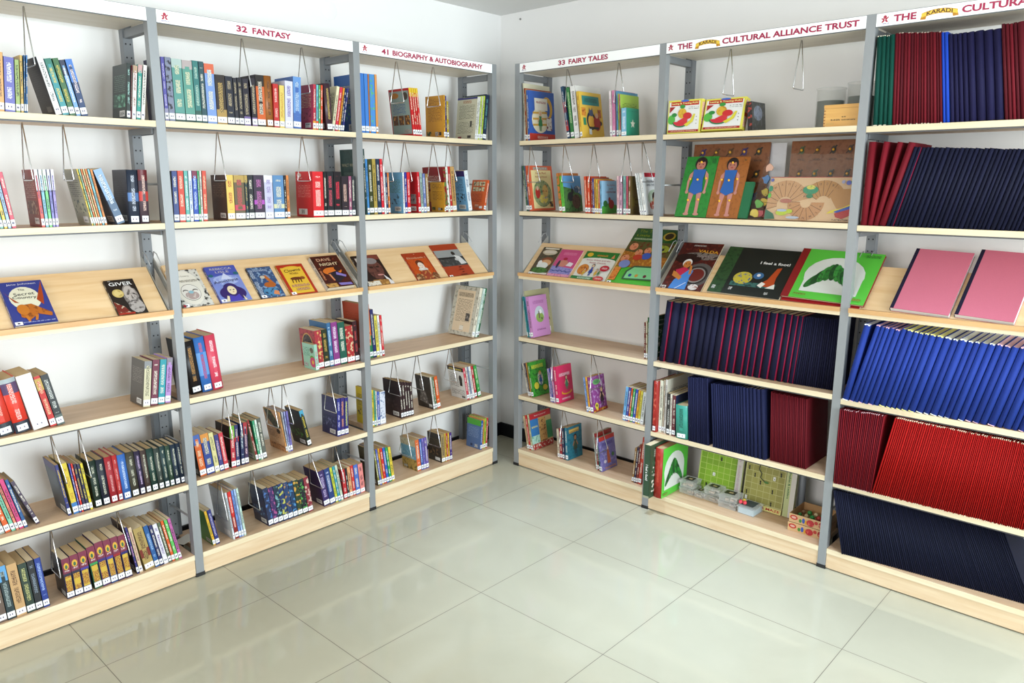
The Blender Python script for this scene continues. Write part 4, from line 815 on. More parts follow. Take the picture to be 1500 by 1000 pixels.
run(4, 's6', Z23, .02, [(778, 830, 312, '72b0e2'), (798, 850, 316, '4a4a9a'), (815, 864, 320, 'ca5c32'), (828, 876, 322, '42a25a'), (844, 890, 326, '3c52b2'), (862, 902, 330, 'e2a434'), (878, 914, 334, 'e0d252'), (894, 926, 340, 'd8dcd8')], 918, ratio=.7)
run(4, 's7', Z23, .03, [(128, 96, 490, 'c8ba92,a03030'), (142, 110, 486, 'd83a34,f0e0d8'), (154, 124, 482, 'c8c8a0')], 168, right=redtop, ratio=.85, noun='picture book')
run(4, 's7', Z23, .045, [(350, 345, 582, 'd8cab2'), (366, 356, 578, 'a2323a'), (384, 372, 576, '3c4262'), (398, 388, 572, '287890')], 416, right=boybook, ratio=.7, noun='picture book')
run(4, 's7', Z23, .045, [(602, 576, 608, 'c2c8c2'), (612, 586, 612, 'a03038')], 622, right=back('a8302c', '3a6a58', pic=('3a7a6a', '2a5a50')), ratio=.7, noun='picture book')
run(4, 's7', Z23, .035, [(624, 598, 640, '2c6c5a'), (632, 606, 642, '8078bc')], 642, right=lavbook, ratio=.74, noun='picture book')
run(4, 's7', Z23, .03, [(836, 878, 715, 'a27a4a'), (850, 890, 705, '40324c'), (864, 905, 690, '8a3a30'), (878, 920, 640, 'c24232')], 900, ratio=.7)

# ------------------------------------------------------------------ second bay from the right
Z26, Z27, Z28 = (930, 430, 4.5455), (920, 530, 4.6875), (920, 630, 4.6875)
NV = ['1a1c38', '1c1e3c', '181a34']
nb = dict(noun='bound notebook', cloth=True, W=.225)
row(5, 's5', Z26, (.03, .05), 152, 1060, (245, 62), (1150, 158), 20, NV, edge=lambda i: 'b0204a' if i in (0, 2, 3, 8, 9, 10, 11, 12, 13, 14, 15, 16, 17, 18, 19) else None, **nb)
row(5, 's5', Z26, (.05, .06), 1062, 1338, (1156, 160), (1392, 176), 19, NV, words='thin navy notebook at the right end of the fourth shelf, second bay from right', group='thin navy notebooks in the tilted row', **nb)
run(5, 's6', Z27, .0, [(160, 178, 130, 'a82822,d87058,m,h')], 204, noun='picture book', ratio=.8)
run(5, 's6', Z27, .02, [(206, 216, 125, 'e2e6d0'), (232, 240, 122, 'c8b8a2'), (244, 256, 120, 'e8e4dc')], 258, right=back('e4e0d0', '2a2a2a', pic=('e4e0d0', '2a3a30')), noun='picture book', ratio=.8)
run(5, 's6', Z27, .012, [(262, 275, 215, '3a3a38,e8e8e0'), (282, 292, 220, 'e8e0d2'), (298, 304, 228, '6c323a')], 322, right=back('26345c', '3a4a70'), noun='picture book', ratio=.8)
run(5, 's6', Z27, .0, [(326, 326, 292, '3c9c8a,1e4a44,h')], 408, noun='hardback', ratio=.95)
row(5, 's6', Z27, .002, 415, 552, (415, 104), (541, 112), 12, ['1c2044', '1a1e40', '202448'], words='thin navy notebook in the narrower upright navy bundle, fifth shelf, second bay from right', group='narrow bundle of navy notebooks', W=.24, noun='bound notebook', cloth=True)
row(5, 's6', Z27, .0, 580, 944, (574, 148), (926, 192), 20, ['1c2248', '1a2044', '20264e'], words='navy notebook in the wider upright navy bundle, fifth shelf, second bay from right', group='wide bundle of navy notebooks', W=.24, noun='bound notebook', cloth=True, wts=[.8]*13+[1, 1.1, 1.2, 1.3, 1.4, 1.5, 1.4])
row(5, 's6', Z27, .015, 974, 1222, (1004, 210), (1204, 256), 22, ['6c1420', '741824', '641220'], words='dark red notebook in the upright bundle, fifth shelf, second bay from right', group='bundle of dark red notebooks', W=.24, noun='bound notebook', cloth=True)

# ------------------------------------------------------------------ rightmost bay
Z29, Z30, Z31, Z32, Z33 = (1240, 0, 5), (1240, 180, 5.262), (1200, 450, 5), (1190, 580, 4.76), (1180, 690, 4)
row(6, 's1', Z29, .004, 158, 300, (192, 272), (272, 270), 4, ['0c4a40', '0e5044'], pagec='e0d8c4', **nb)
row(6, 's1', Z29, .004, 302, 670, (273, 262), (612, 252), 16, ['6a1420', '7a1a28', '5c1420'], pagec='e0d8c4', **nb)
row(6, 's1', Z29, .004, 672, 724, (614, 254), (658, 254), 2, ['2450cc'], **nb)
row(6, 's1', Z29, .004, 726, 1118, (662, 272), (1022, 236), 8, ['201e48', '1e1c44'], wts=[1, 1, 1, 1.1, 1.6, 2, 2, 1.8], **nb)
row(6, 's1', Z29, .004, 1122, 1500, (1026, 206), (1400, 160), 9, ['5a1420', '681824', '7a1a28'], wts=[1, 1, 1, 1, 1.9, 1, 2, 2, 2], **nb)
run(6, 's2', Z30, .004, [(105, 172, 148, '7c1624'), (158, 285, 148, '841828'), (203, 392, 152, '7c1624'), (245, 475, 158, '7a1826')], 300, noun='bound notebook', cloth=True, W=.225)
row(6, 's2', Z30, .004, 302, 1400, (552, 196), (1632, 208), 31, ['171a34', '191c38', '151830'], edge=lambda i: 'b02048' if i == 1 else None, **nb)
PG = ['e8e8f0', 'e8b0b8', 'f0e890', 'f0f0f0']
run(6, 's5', Z31, -.012, [(165, 328, 130, '263f98')], 214, noun='bound notebook', cloth=True, W=.235, pagec='eceef4')
for i, (q, pc) in enumerate((((216, 395, 448, (448, 150), (640, 190), 5), 'e8b4c0'), ((397, 700, 890, (680, 195), (936, 235), 7), 'f0ea90'), ((702, 1060, 0, (938, 238), (1240, 262), 7), 'eceede'), ((1062, 1500, 0, (1242, 262), (1668, 325), 8), 'ecc0c8'))):
    row(6, 's5', Z31, -.012+.006*i, q[0], q[1], q[3], q[4], q[5], ['263f98', '243b90', '29439e'], pagec=pc, noun='bound notebook', cloth=True, W=.235)
row(6, 's6', Z32, -.02, 134, 398, (180, 92), (496, 132), 24, ['76121e', '6e1020', '800f1c'], words='dark maroon notebook in the upright bundle on the fifth shelf, rightmost bay', group='bundle of maroon notebooks', W=.23, noun='bound notebook', cloth=True, pagec='e8c0c8')
run(6, 's6', Z32, -.02, [(412, 588, 150, 'ac0e0c')], 426, noun='bound notebook', cloth=True, W=.22, words='single bright red notebook leaning apart from the red row, fifth shelf, rightmost bay')
row(6, 's6', Z32, (-.02, .0), 430, 1490, (630, 168), (1600, 355), 77, ['aa0c08', 'a00a07', 'b20f0a', '9c0806'], words='thin bright red notebook in the long leaning row, fifth shelf, rightmost bay', group='long row of red notebooks', W=.22, noun='bound notebook', cloth=True, pagec='f0e8c8')
row(6, 's7', Z33, (-.01, .058, .7), 210, 1330, (176, 100), (1120, 330), 88, ['12162e', '141830', '10142a'], words='thin dark navy notebook in the long leaning row, bottom shelf, rightmost bay', group='long row of dark navy notebooks', W=.20, noun='bound notebook', cloth=True, H=.33)
# ------------------------------------------------------------------ books lying face up on the sloping shelves
def fit(side, zc, q, P0, e2):
    """rectangle on the plane through P0 (rack frame) spanned by the shelf direction and e2, seen at the four corners q = TL, TR, BR, BL"""
    MI = MATL[side].inverted(); n = Vector((1, 0, 0)).cross(e2); o = MI @ CAM; ab = []
    for p in q:
        d = MI.to_3x3() @ ray(*Z(zc, *p)); t = (P0-o).dot(n)/d.dot(n); X = o+d*t-P0; ab.append((X.x, X.dot(e2)))
    tl, tr, br, bl = ab
    W = (math.dist(bl, br)+math.dist(tl, tr))/2; Hh = (math.dist(bl, tl)+math.dist(br, tr))/2
    an = math.atan2(br[1]-bl[1]+tr[1]-tl[1], br[0]-bl[0]+tr[0]-tl[0])*.8
    return bl, W, Hh, an
def frame(side, O, e2, an):
    e1 = Vector((1, 0, 0)); n = e1.cross(e2); a = e1*math.cos(an)+e2*math.sin(an); b = -e1*math.sin(an)+e2*math.cos(an)
    M = Matrix((n, a, b)).transposed().to_4x4(); M.translation = O; return MATL[side] @ M
def disp(bay, zc, q, t, st, art, label, cat='book', lift=0, hard=False, name='paperback_book', slabel=True, free=False, **kw):
    side = BAY[bay][0]; P0 = Vector((0, D0, Z0))+NR*(t+lift)
    bl, W, Hh, an = fit(side, zc, q, P0, SL); bl0, W0 = bl, W; b0 = max(.003, (t*.656-.003)/.74)+(0 if not lift else lift*.886); an *= .6
    lo, hi = BAY[bay][1]+EDGE+.006, BAY[bay][2]-EDGE-.006; x = max(bl[0], lo); x = x if x+W*math.cos(an) <= hi else max(lo, hi-W*math.cos(an)) if x+W-hi < .03 else x
    W = min(W, (hi-x)/math.cos(an)); bl = (x, bl[1]) if not free else bl0
    if an < 0: b0 += W*math.sin(-an)
    elif an > 0: bl = (bl[0]+0, bl[1])
    O = Vector((0, D0, Z0))+NR*(lift+.0006)+Vector((bl[0], 0, 0))+SL*b0
    if free: W = W0
    s_ = dict(sty(st), pg='ded3b8')
    r = make_book(frame(side, O, SL, an), t, W, Hh, s_, hard, right=art, name=name, label=False, **kw)
    if slabel and art:
        MB().box(t+.0004, .003, .003, t+.0010, .026, .016, 'f2f3f3').box(t+.0008, .010, .006, t+.0012, .018, .012, '40405a').obj('call_number_label', MATTE, r)
    tag(r, label, cat); return r
def face3(F, cx, cy, s, skin, dark, k=None):
    k = F.h/F.w
    F.ell(cx, cy, .30*s*k, .42*s, skin); F.ell(cx-.11*s*k, cy+.06*s, .07*s*k, .035*s, dark); F.ell(cx+.11*s*k, cy+.06*s, .07*s*k, .035*s, dark)
    F.poly([(cx-.01*s*k, cy+.05*s), (cx+.05*s*k, cy-.09*s), (cx-.03*s*k, cy-.09*s)], dark); F.ell(cx, cy-.2*s, .11*s*k, .025*s, dark)
def c_secret(F):
    F.rect(0, 0, 1, 1, '34408e'); F.ell(.47, .60, .36, .27, 'e6e4cc'); F.poly([(.72, .55), (.98, .98), (.90, .60), (.84, .42)], 'a8441e'); F.poly([(.02, .80), (.20, .52), (.30, .50), (.12, .66)], 'a8502a')
    F.text('Jane Johnson', .50, .93, 'e8e8f0', h=.009, w=F.w*.68); F.text('The', .45, .80, '20202c', h=.009); F.text('Secret', .48, .70, '20202c', h=.014, w=F.w*.48, rot=2); F.text('Country', .46, .61, '20202c', h=.015, w=F.w*.55, rot=-2)
    F.poly([(.25, .44), (.55, .46), (.75, .34), (.95, .22), (.92, .14), (.62, .22), (.40, .10), (.22, .18)], 'bc6a24', '8a4a1c', 2); F.ell(.32, .34, .14, .12, 'c87828'); F.poly([(.30, .2), (.36, .02), (.40, .03), (.38, .2)], 'c87828'); F.poly([(.55, .2), (.50, .08), (.56, .08), (.62, .2)], 'c87828')
    F.rect(.2, .02, .95, .06, '34408e', 'b0b8e0', 1)
def c_giver(F):
    F.rect(0, 0, 1, 1, '26201e'); F.ell(.68, .50, .26, .34, '8a8480', '3c3634', 2); F.ell(.68, .58, .20, .22, 'c0b8b2', '6a625e', 2); F.ell(.72, .22, .26, .20, 'b4aeaa', '6a6462', 2)
    F.ell(.60, .56, .05, .015, '26201e'); F.ell(.80, .56, .05, .015, '26201e'); F.poly([(.69, .56), (.74, .42), (.66, .42)], '7a726e'); F.rect(.60, .36, .82, .38, '4a4240')
    F.text('THE', .16, .96, 'e8e8e8', h=.004); F.text('GIVER', .50, .87, 'f4f4f4', h=.017, w=F.w*.78, bold=.01); F.ell(.28, .60, .19, .12, 'd4bc72'); F.ell(.28, .60, .15, .09, 'e0cc88', 'c0a860', 2)
    F.poly([(0, 0), (.45, 0), (.30, .22), (0, .38)], '7a2a20', 'd8c8b0', 2); F.rect(0, 0, .55, .05, 'a83020')
def c_floral(F):
    F.rect(0, 0, 1, 1, 'dcdad2', '3a3a38', 2); F.ell(.45, .52, .46, .46, 'ece8dc'); F.text('Lois Lowry', .42, .82, '55504a', h=.009, w=F.w*.46); F.rect(.08, .66, .84, .72, 'e4dfd0', '6a645c', 1)
    F.ell(.46, .38, .31, .22, '3c3836'); F.ell(.46, .38, .30, .21, 'f0ece4'); F.ell(.46, .30, .22, .11, 'b8a4a0', 'd8ccc4', 2); F.ell(.30, .42, .09, .04, '6a6460'); F.ell(.62, .42, .09, .04, '6a6460'); F.ell(.30, .40, .08, .03, 'f0ece4'); F.ell(.62, .40, .08, .03, 'f0ece4'); F.ell(.46, .38, .08, .04, '9ccad8'); F.rect(0, 0, .08, .07, '9a2430')
def c_ameth(F):
    F.rect(0, 0, 1, 1, '7f90d4'); F.rect(0, .72, 1, 1, '4a58b4'); F.ell(.5, .60, .42, .14, 'a8b8e8', '8898dc', 2); F.poly([(.35, .62), (.52, .80), (.72, .62)], 'd0d8f4')
    F.text('REBECCA', .5, .92, 'd8d0c0', h=.011, w=F.w*.70); F.text('LISLE', .5, .83, 'd8d0c0', h=.011, w=F.w*.44); F.ell(.08, .74, .08, .04, '2a6a78'); F.ell(.92, .76, .09, .04, '2a6a78')
    F.text('Amethyst', .48, .56, '281c48', h=.019, w=F.w*.84, rot=6); F.ell(.5, .22, .42, .20, '342468'); F.ell(.50, .34, .24, .16, '342468'); F.ell(.50, .30, .14, .12, 'ecdcb8'); F.ell(.45, .31, .03, .012, '30244a'); F.ell(.56, .31, .03, .012, '30244a'); F.ell(.52, .25, .03, .01, 'b06a60')
    F.poly([(.28, 0), (.72, 0), (.66, .18), (.5, .12), (.34, .18)], '4a40b0'); F.poly([(.16, 0), (.26, 0), (.32, .14), (.26, .16)], 'ecdcb8'); F.poly([(.76, 0), (.84, 0), (.76, .14)], 'ecdcb8')
def c_fox(F):
    F.rect(0, 0, 1, 1, '34507c', '8aa4c4', 2); F.rect(.03, .1, .17, .95, '34507c', 'b8c4d4', 1); F.rect(.2, .86, .8, .93, '34507c', 'a8b8d0', 1); F.poly([(.48, .70), (.62, .72), (.86, .40), (.74, .36)], 'b8672c'); F.ell(.60, .40, .24, .09, 'b06028'); F.ell(.45, .66, .10, .05, 'c8c0b0'); F.ell(.55, .18, .36, .14, '4a88b4', '26385c', 2); F.poly([(.55, .10), (.78, .05), (.82, .18), (.66, .22)], 'd88a5c')
def c_clowns(F):
    F.rect(0, 0, 1, 1, 'b4301c'); F.rect(.10, .04, .90, .90, 'e8bc3c'); F.ell(.5, .88, .30, .06, 'e8bc3c'); F.text('Clowns', .5, .80, '2a1c18', h=.017, w=F.w*.62, rot=4, bold=.01); F.rect(.34, .66, .66, .72, 'e8bc3c', '5a3018', 1)
    F.ell(.50, .52, .24, .05, '6a3418'); F.ell(.72, .52, .10, .05, '8a4a20')
    for x in (.30, .42, .52, .62): F.poly([(x, .50), (x+.04, .50), (x+.01, .38), (x-.02, .38)], '5a2c18')
    F.rect(.18, .24, .84, .32, 'e8bc3c', '8a4a78', 1); F.rect(.28, .12, .78, .20, 'e8bc3c', '8a4a78', 1)
def c_dave(F):
    F.rect(0, 0, 1, 1, '4c1c14', '2a1410', 2); F.text('DAVE', .42, .88, 'd8a888', h=.017, w=F.w*.50, bold=.01); F.text('AT', .78, .88, 'c05030', h=.007); F.text('NIGHT', .52, .73, 'e8d0a8', h=.017, w=F.w*.66, bold=.01)
    F.ell(.5, .50, .34, .12, 'd8742a'); F.rect(.05, .2, .12, .62, '4c1c14', 'd8885c', 1); F.ell(.72, .56, .12, .08, '3a1c18'); F.poly([(.30, .44), (.66, .50), (.86, .30), (.50, .12), (.36, .20)], '26202c'); F.poly([(.60, .46), (.90, .34), (.86, .28), (.56, .38)], '8a78c0'); F.poly([(.46, .12), (.92, .10), (.94, .03), (.5, .04)], '8474bc'); F.poly([(.3, .4), (.36, .42), (.42, .2), (.36, .2)], 'd88a5c'); F.rect(.0, .0, .4, .12, 'c89850', '5a3018', 2)
def c_portrait(F):
    F.rect(0, 0, 1, 1, '281a18'); F.rect(.08, .78, .4, .92, 'd8ccc4'); F.rect(.55, .84, 1, 1, '7a3a30'); F.rect(.06, .66, .3, .76, 'c07030'); F.ell(.60, .55, .30, .36, '6a4038', '4a2a26', 2); F.ell(.60, .80, .24, .10, '8c8484'); F.ell(.50, .60, .08, .025, '201412'); F.ell(.74, .60, .07, .025, '201412'); F.poly([(.62, .6), (.74, .44), (.62, .43)], '4a2a26'); F.ell(.68, .34, .12, .025, 'c88880'); F.poly([(.78, .34), (1, .1), (1, 0), (.84, 0)], 'e8e4e4'); F.poly([(.30, .2), (.86, .18), (.84, 0), (.2, 0)], '9a6a34', 'c89850', 2); F.rect(.04, .02, .5, .16, 'e8e0d0', 'b08a5a', 2)
def c_eliz(F):
    F.rect(0, 0, 1, 1, 'a83a1a'); F.rect(.06, .15, .94, .78, 'c8541c', 'b84418', 2); F.rect(.3, .90, .7, .93, 'a83a1a', 'd8a070', 1); F.text('Elizabeth I', .5, .82, 'e8b890', h=.012, w=F.w*.80); F.ell(.5, .95, .02, .012, 'e8c0a0')
    F.ell(.5, .62, .17, .11, '6a3018'); F.ell(.5, .52, .13, .13, 'ecdccc'); F.ell(.46, .54, .02, .008, '3a2018'); F.ell(.55, .54, .02, .008, '3a2018'); F.ell(.51, .47, .03, .008, 'b04030'); F.ell(.5, .39, .20, .07, 'e4e0d8', 'c8c0b4', 2); F.poly([(.32, .36), (.68, .36), (.80, 0), (.2, 0)], '9a4028', 'c89050', 2); F.ell(.16, .12, .16, .14, '7a4a2c', 'd8b080', 2); F.ell(.86, .12, .14, .14, '7a4a2c', 'd8b080', 2)
def c_story(F):
    F.rect(0, 0, 1, 1, 'b0401e'); F.rect(0, .33, 1, .82, '9ca0a0'); F.rect(0, .33, 1, .55, '3a3c3c', '565858', 2); F.rect(0, .55, 1, .60, '1e2020'); F.ell(.68, .70, .07, .06, '2a2420'); F.poly([(.66, .66), (.86, .60), (.98, .38), (.74, .36)], 'dcdcda'); F.poly([(.64, .56), (.76, .52), (.72, .46), (.60, .50)], 'c4c4c2')
    for i, s in enumerate(('THE', 'STORY', 'OF', 'GANDHI')): F.text(s, .62 if i < 3 else .58, .28-.075*i, '2a1008', h=.0085, bold=.02)
def c_rabbit(F):
    F.rect(0, 0, 1, 1, '5a4a34', '2c3a20', 2); F.rect(0, 0, 1, .05, 'c43a24'); F.rect(0, .05, 1, .11, 'eceade'); F.rect(.12, .93, .9, .98, 'e4dcc8'); F.ell(.5, .82, .40, .10, 'c8bca0'); F.rect(.2, .78, .82, .88, 'dcd4c4', '4a4a5a', 1); F.ell(.62, .50, .34, .14, '8a4a28'); F.ell(.62, .44, .28, .12, 'd8a878'); F.ell(.52, .34, .30, .12, 'e4e8e4'); F.ell(.3, .44, .10, .08, 'eceeec'); F.ell(.5, .18, .44, .10, '4a7a34', '2c4a20', 2)
def c_pinkstory(F):
    F.rect(0, 0, 1, 1, 'cf5488'); F.rect(.2, .80, .8, .90, 'cf5488', 'e484ac', 1); F.poly([(0, 0), (1, 0), (1, .34), (0, .40)], '9894d0', '7874bc', 2); F.ell(.42, .50, .22, .12, 'd08878'); F.ell(.42, .66, .10, .05, 'b02848'); F.ell(.22, .46, .06, .14, '3a3a4a'); F.poly([(.60, .42), (.86, .40), (.90, .52), (.68, .56)], 'ece4ec'); F.rect(0, .0, 1, .12, 'e4a0bc', 'c06898', 2)
    F.stroke([(0, .22), (.1, .25), (.2, .2), (.3, .25), (.4, .2), (.5, .25), (.6, .2), (.7, .25), (.8, .2), (1, .24)], .004, '3a5a9a')
def c_snow(F):
    F.rect(0, 0, 1, 1, 'e8e8e0'); F.poly([(0, .66), (.5, .80), (1, .66), (1, 1), (0, 1)], '2c7a34'); F.ell(.5, .68, .56, .11, 'e8e8e0'); F.ell(.16, .88, .09, .07, 'e0b838'); F.rect(.38, .84, .70, .92, '2c7a34', 'd89038', 1); F.poly([(.82, .80), (.92, .80), (.88, .94)], 'd88a5c')
    F.text('Snow White and the', .5, .70, 'b8405c', h=.010, w=F.w*.72); F.text('Seven Dwarfs', .52, .61, 'b8405c', h=.010, w=F.w*.50)
    F.ell(.20, .36, .16, .18, 'd88a3c', 'a85a28', 2); person(F, .46, .16, .40, 'e8c8a8', '1c2438', '2c4aa0'); person(F, .28, .14, .26, 'e8c0a0', '8a3a28', 'd8b040'); person(F, .64, .14, .26, 'e8c0a0', '5a3a28', 'd8b040'); person(F, .74, .16, .24, 'e8c0a0', '3a2a28', '3a7a48')
    F.rect(.0, 0, .72, .10, '2c7a44'); F.rect(.2, .02, .6, .08, '2c7a44', 'd8e8d8', 1); F.ell(.84, .42, .13, .10, 'b81c34'); F.rect(.76, .39, .92, .45, 'b81c34', 'f0d0d0', 1); F.ell(.82, .07, .15, .08, 'c83a3c'); F.rect(.72, .04, .92, .10, 'c83a3c', 'f0d0c8', 1)
def c_pigs(F):
    F.rect(0, 0, 1, 1, '54b83c'); F.rect(0, .40, 1, .76, '5c5a30', '6a3020', 2); F.rect(0, .76, 1, 1, '2c5a2c', '3c6c34', 2); F.poly([(0, .30), (1, .30), (1, .50), (0, .58)], 'a86828', 'c89038', 2)
    F.text('The Three', .34, .95, '8a9a24', h=.019, w=F.w*.50); F.text('Little Pigs', .36, .865, '9aa828', h=.019, w=F.w*.56); F.rect(.06, .79, .56, .82, '2c5a2c', 'c8d8b0', 1)
    for x, y, s in ((.16, .66, .09), (.34, .56, .08), (.52, .60, .08), (.12, .44, .09)): F.ell(x, y, s, s*.72, 'dc9068'); F.ell(x+.03, y-.01, s*.35, s*.25, 'c87050'); F.ell(x-.03, y+.03, .012, .01, '2a1a14')
    F.ell(.80, .87, .13, .075, 'b8a038'); F.ell(.80, .87, .09, .055, '3a2c18'); F.ell(.76, .64, .20, .07, 'a8b03c', '7a8a30', 2); F.ell(.82, .63, .03, .022, '222222'); F.ell(.55, .50, .10, .06, '3c5ab0'); F.ell(.38, .47, .10, .05, 'c0402c'); F.ell(.18, .34, .12, .07, '7c8cc8'); F.rect(.02, .05, .16, .28, 'dc8a3c', 'c05a28', 2)
    F.poly([(.30, .08), (.30, .22), (.42, .32), (1, .34), (1, .10)], '3a5a40'); F.poly([(.34, .10), (.34, .21), (.44, .295), (.96, .31), (.96, .12)], '84d494')
    for x, c in ((.44, '2c4a8a'), (.58, 'c8923c'), (.76, '6a2a3a')): F.ell(x, .155, .035, .026, c)
def c_valda(F):
    F.rect(0, 0, 1, 1, '4a1a16', '6c2a20', 2); F.ell(.72, .34, .34, .24, '5a5654'); F.ell(.70, .33, .27, .19, '2a2424'); F.ell(.70, .33, .22, .155, '8a8480'); F.ell(.70, .33, .19, .13, '6a221c'); F.ell(.62, .72, .5, .08, '7c726c', '2c1c1a', 2); F.ell(.30, .66, .34, .10, '2a1614')
    F.text('VALDA', .72, .82, 'dca030', h=.017, w=F.w*.50, rot=-3, bold=.02); F.rect(.5, .70, .92, .73, '4a1a16', 'a8a09c', 1); F.rect(.3, .92, .6, .95, '4a1a16', 'c8c0b8', 1)
    F.ell(.36, .56, .11, .085, 'e8e4e0'); F.ell(.37, .53, .09, .075, 'c87c3a'); F.ell(.34, .54, .012, .01, '201410'); F.ell(.41, .54, .012, .01, '201410'); F.poly([(.16, .40), (.34, .47), (.46, .44), (.52, .28), (.30, .22)], 'c0284c'); F.poly([(.20, .02), (.62, .02), (.58, .28), (.60, .40), (.50, .44), (.34, .28), (.24, .20)], '4a84cc'); F.poly([(.12, .38), (.20, .36), (.40, .26), (.36, .20), (.14, .28)], 'c87c3a'); F.poly([(.46, .52), (.52, .50), (.58, .34), (.52, .32)], 'c87c3a'); F.stroke([(.36, .02), (.56, .16)], .003, 'e8eef8'); F.ell(.78, .08, .12, .06, 'd8d0cc', '8a4a3a', 2); F.rect(0, 0, .14, .07, 'd0c8c0', '5a2a24', 2)
def c_foot(F):
    F.rect(0, 0, 1, 1, '1c2220'); F.rect(0, 0, .20, 1, '2c4e2c', '1e3a22', 2); F.text('I feel a foot!', .74, .70, 'f4f4f2', h=.015, w=F.w*.40, bold=.02)
    F.rect(.26, .18, .88, .27, '3a6a64', '1e3a3c', 2); F.ell(.40, .35, .13, .13, 'c8b83c', '3a5a9a', 2); F.ell(.60, .42, .07, .07, '3a6a9a'); F.ell(.60, .43, .025, .03, 'e8e8e8'); F.poly([(.86, .62), (.80, .60), (.74, .36), (.64, .22), (.86, .20), (.84, .40)], 'b84a20'); F.poly([(.64, .22), (.70, .18), (.74, .27), (.68, .30)], 'ece8e0'); F.poly([(.76, .18), (.88, .18), (.86, .28)], 'ece8e0'); F.rect(.28, .08, .33, .14, 'e0e0e0', '1c2220', 1); F.rect(.78, .05, .83, .10, 'd0d0d0', '1c2220', 1); F.rect(.04, .07, .09, .14, 'e8e8e8', '2c4e2c', 1)
def green_blank(seed, x0=.0):
    def f(F):
        rr = random.Random(seed)
        F.rect(0, 0, 1, 1, '5cc644')
        if x0: F.rect(0, 0, x0, 1, '8c1c20')
        k = 1-x0; F.ell(x0+k*.47, .50, k*.40, .36, 'dfe4de'); F.rect(x0+k*.10, .14, x0+k*.86, .50, 'dfe4de')
        for i in range(9): F.ell(x0+k*(.22+.058*i), .36+.20*math.sin(i*.39), k*.055, .17, ('2e7a34', '1e4c28', '3c9440')[i % 3], '285c2c', 2, rot=-30+8*i)
        F.rect(x0+k*.05, .04, x0+k*.22, .09, '5cc644', '7a3a20', 1); F.rect(x0+k*.78, .90, x0+k*.96, .95, '5cc644', '2a5a28', 1); F.rect(x0+k*.80, .05, x0+k*.94, .10, '5cc644', '8a4a20', 1)
    return f
def c_pinkj(F): F.rect(.0, 0, 1, 1, 'e08098'); F.rect(0, 0, .045, 1, '26243c')
Z7, Z8, Z10, Z11, Z12 = (0, 350, 5.77), (220, 340, 4.6875), (740, 320, 5.556), (940, 330, 4.054), (1220, 340, 5.357)
disp(1, Z7, [(25, 380), (380, 345), (500, 700), (130, 745)], .016, '34408e', c_secret, 'blue paperback with orange creature and white moon, on the leftmost sloping shelf')
disp(1, Z7, [(893, 350), (1138, 322), (1252, 612), (1005, 640)], .012, '26201e', c_giver, 'black paperback with a bearded old man and gold seal, lying on the leftmost sloping shelf')
disp(2, Z8, [(150, 262), (328, 245), (440, 487), (205, 518)], .012, 'e4e2da', c_floral, 'white paperback with black floral border and round emblem, on the fantasy bay sloping shelf')
disp(2, Z8, [(378, 242), (580, 218), (703, 458), (492, 482)], .014, '4450a8', c_ameth, 'blue paperback showing a girl with long purple hair, on the fantasy bay sloping shelf')
disp(2, Z8, [(665, 240), (825, 225), (930, 430), (765, 447)], .013, '2c3444', c_fox, 'small blue paperback with a leaping fox, middle of the fantasy bay sloping shelf')
disp(2, Z8, [(868, 222), (1045, 203), (1147, 402), (970, 424)], .012, 'c08a30', c_clowns, 'yellow paperback with red border, on the fantasy bay sloping shelf')
disp(2, Z8, [(1118, 185), (1285, 160), (1425, 372), (1225, 392)], .022, 'c8c0b8', c_dave, 'dark brown and orange paperback at the right end of the fantasy bay sloping shelf')
disp(3, Z9, [(105, 220), (295, 207), (430, 437), (215, 458)], .008, '2a1c1a', c_portrait, 'paperback with a close portrait of an elderly man, left end of the biography sloping shelf')
disp(3, Z9, [(508, 197), (680, 183), (812, 390), (635, 410)], .006, 'a83a1a', c_eliz, 'red-orange booklet with a queen in a white ruff, middle of the biography sloping shelf')
disp(3, Z9, [(738, 130), (918, 118), (1082, 355), (878, 380)], .007, 'b0401e', c_story, 'rust red booklet with a grey photograph of a seated man, biography sloping shelf')
disp(4, Z10, [(318, 205), (470, 212), (335, 440), (198, 425)], .006, '5a4a34', c_rabbit, 'small dark green picture book with white rabbit, fairy tales sloping shelf', name='picture_book')
disp(4, Z10, [(482, 230), (655, 238), (520, 465), (345, 448)], .006, 'cf5488', c_pinkstory, 'pink picture book lying on the fairy tales sloping shelf', name='picture_book')
disp(4, Z10, [(665, 238), (925, 258), (820, 495), (548, 465)], .006, '2c7a34', c_snow, 'white and green picture book with small figures, fairy tales sloping shelf', name='picture_book')
disp(4, Z10, [(1050, 52), (1425, 72), (1190, 538), (835, 492)], .005, '2c5a2c', c_pigs, 'large green picture book about three pigs, standing higher than its neighbours, fairy tales sloping shelf', name='picture_book', free=True)
disp(5, Z11, [(270, 90), (492, 98), (362, 385), (105, 360)], .008, '3a1614', c_valda, 'dark red picture book with a woman in a blue sari, second sloping shelf from right', name='picture_book')
r = disp(5, Z11, [(515, 115), (925, 158), (820, 437), (388, 385)], .014, '1c2220', c_foot, 'black and green wide picture book with a turtle, second sloping shelf from right', name='picture_book', slabel=False)
disp(5, Z11, [(950, 145), (1400, 195), (1290, 495), (832, 428)], .010, 'a81c24', lambda F: F.rect(0, 0, 1, 1, 'a41c22'), 'red hardback lying beneath a bright green picture book, second sloping shelf from right', name='hardback_book', slabel=False, free=True)
disp(5, Z11, [(950, 125), (1422, 180), (1318, 480), (825, 410)], .012, '8c1c20', green_blank(3, .10), 'large bright green picture book with red spine and white oval, second sloping shelf from right', lift=.012, hard=True, name='picture_book', slabel=False, free=True)
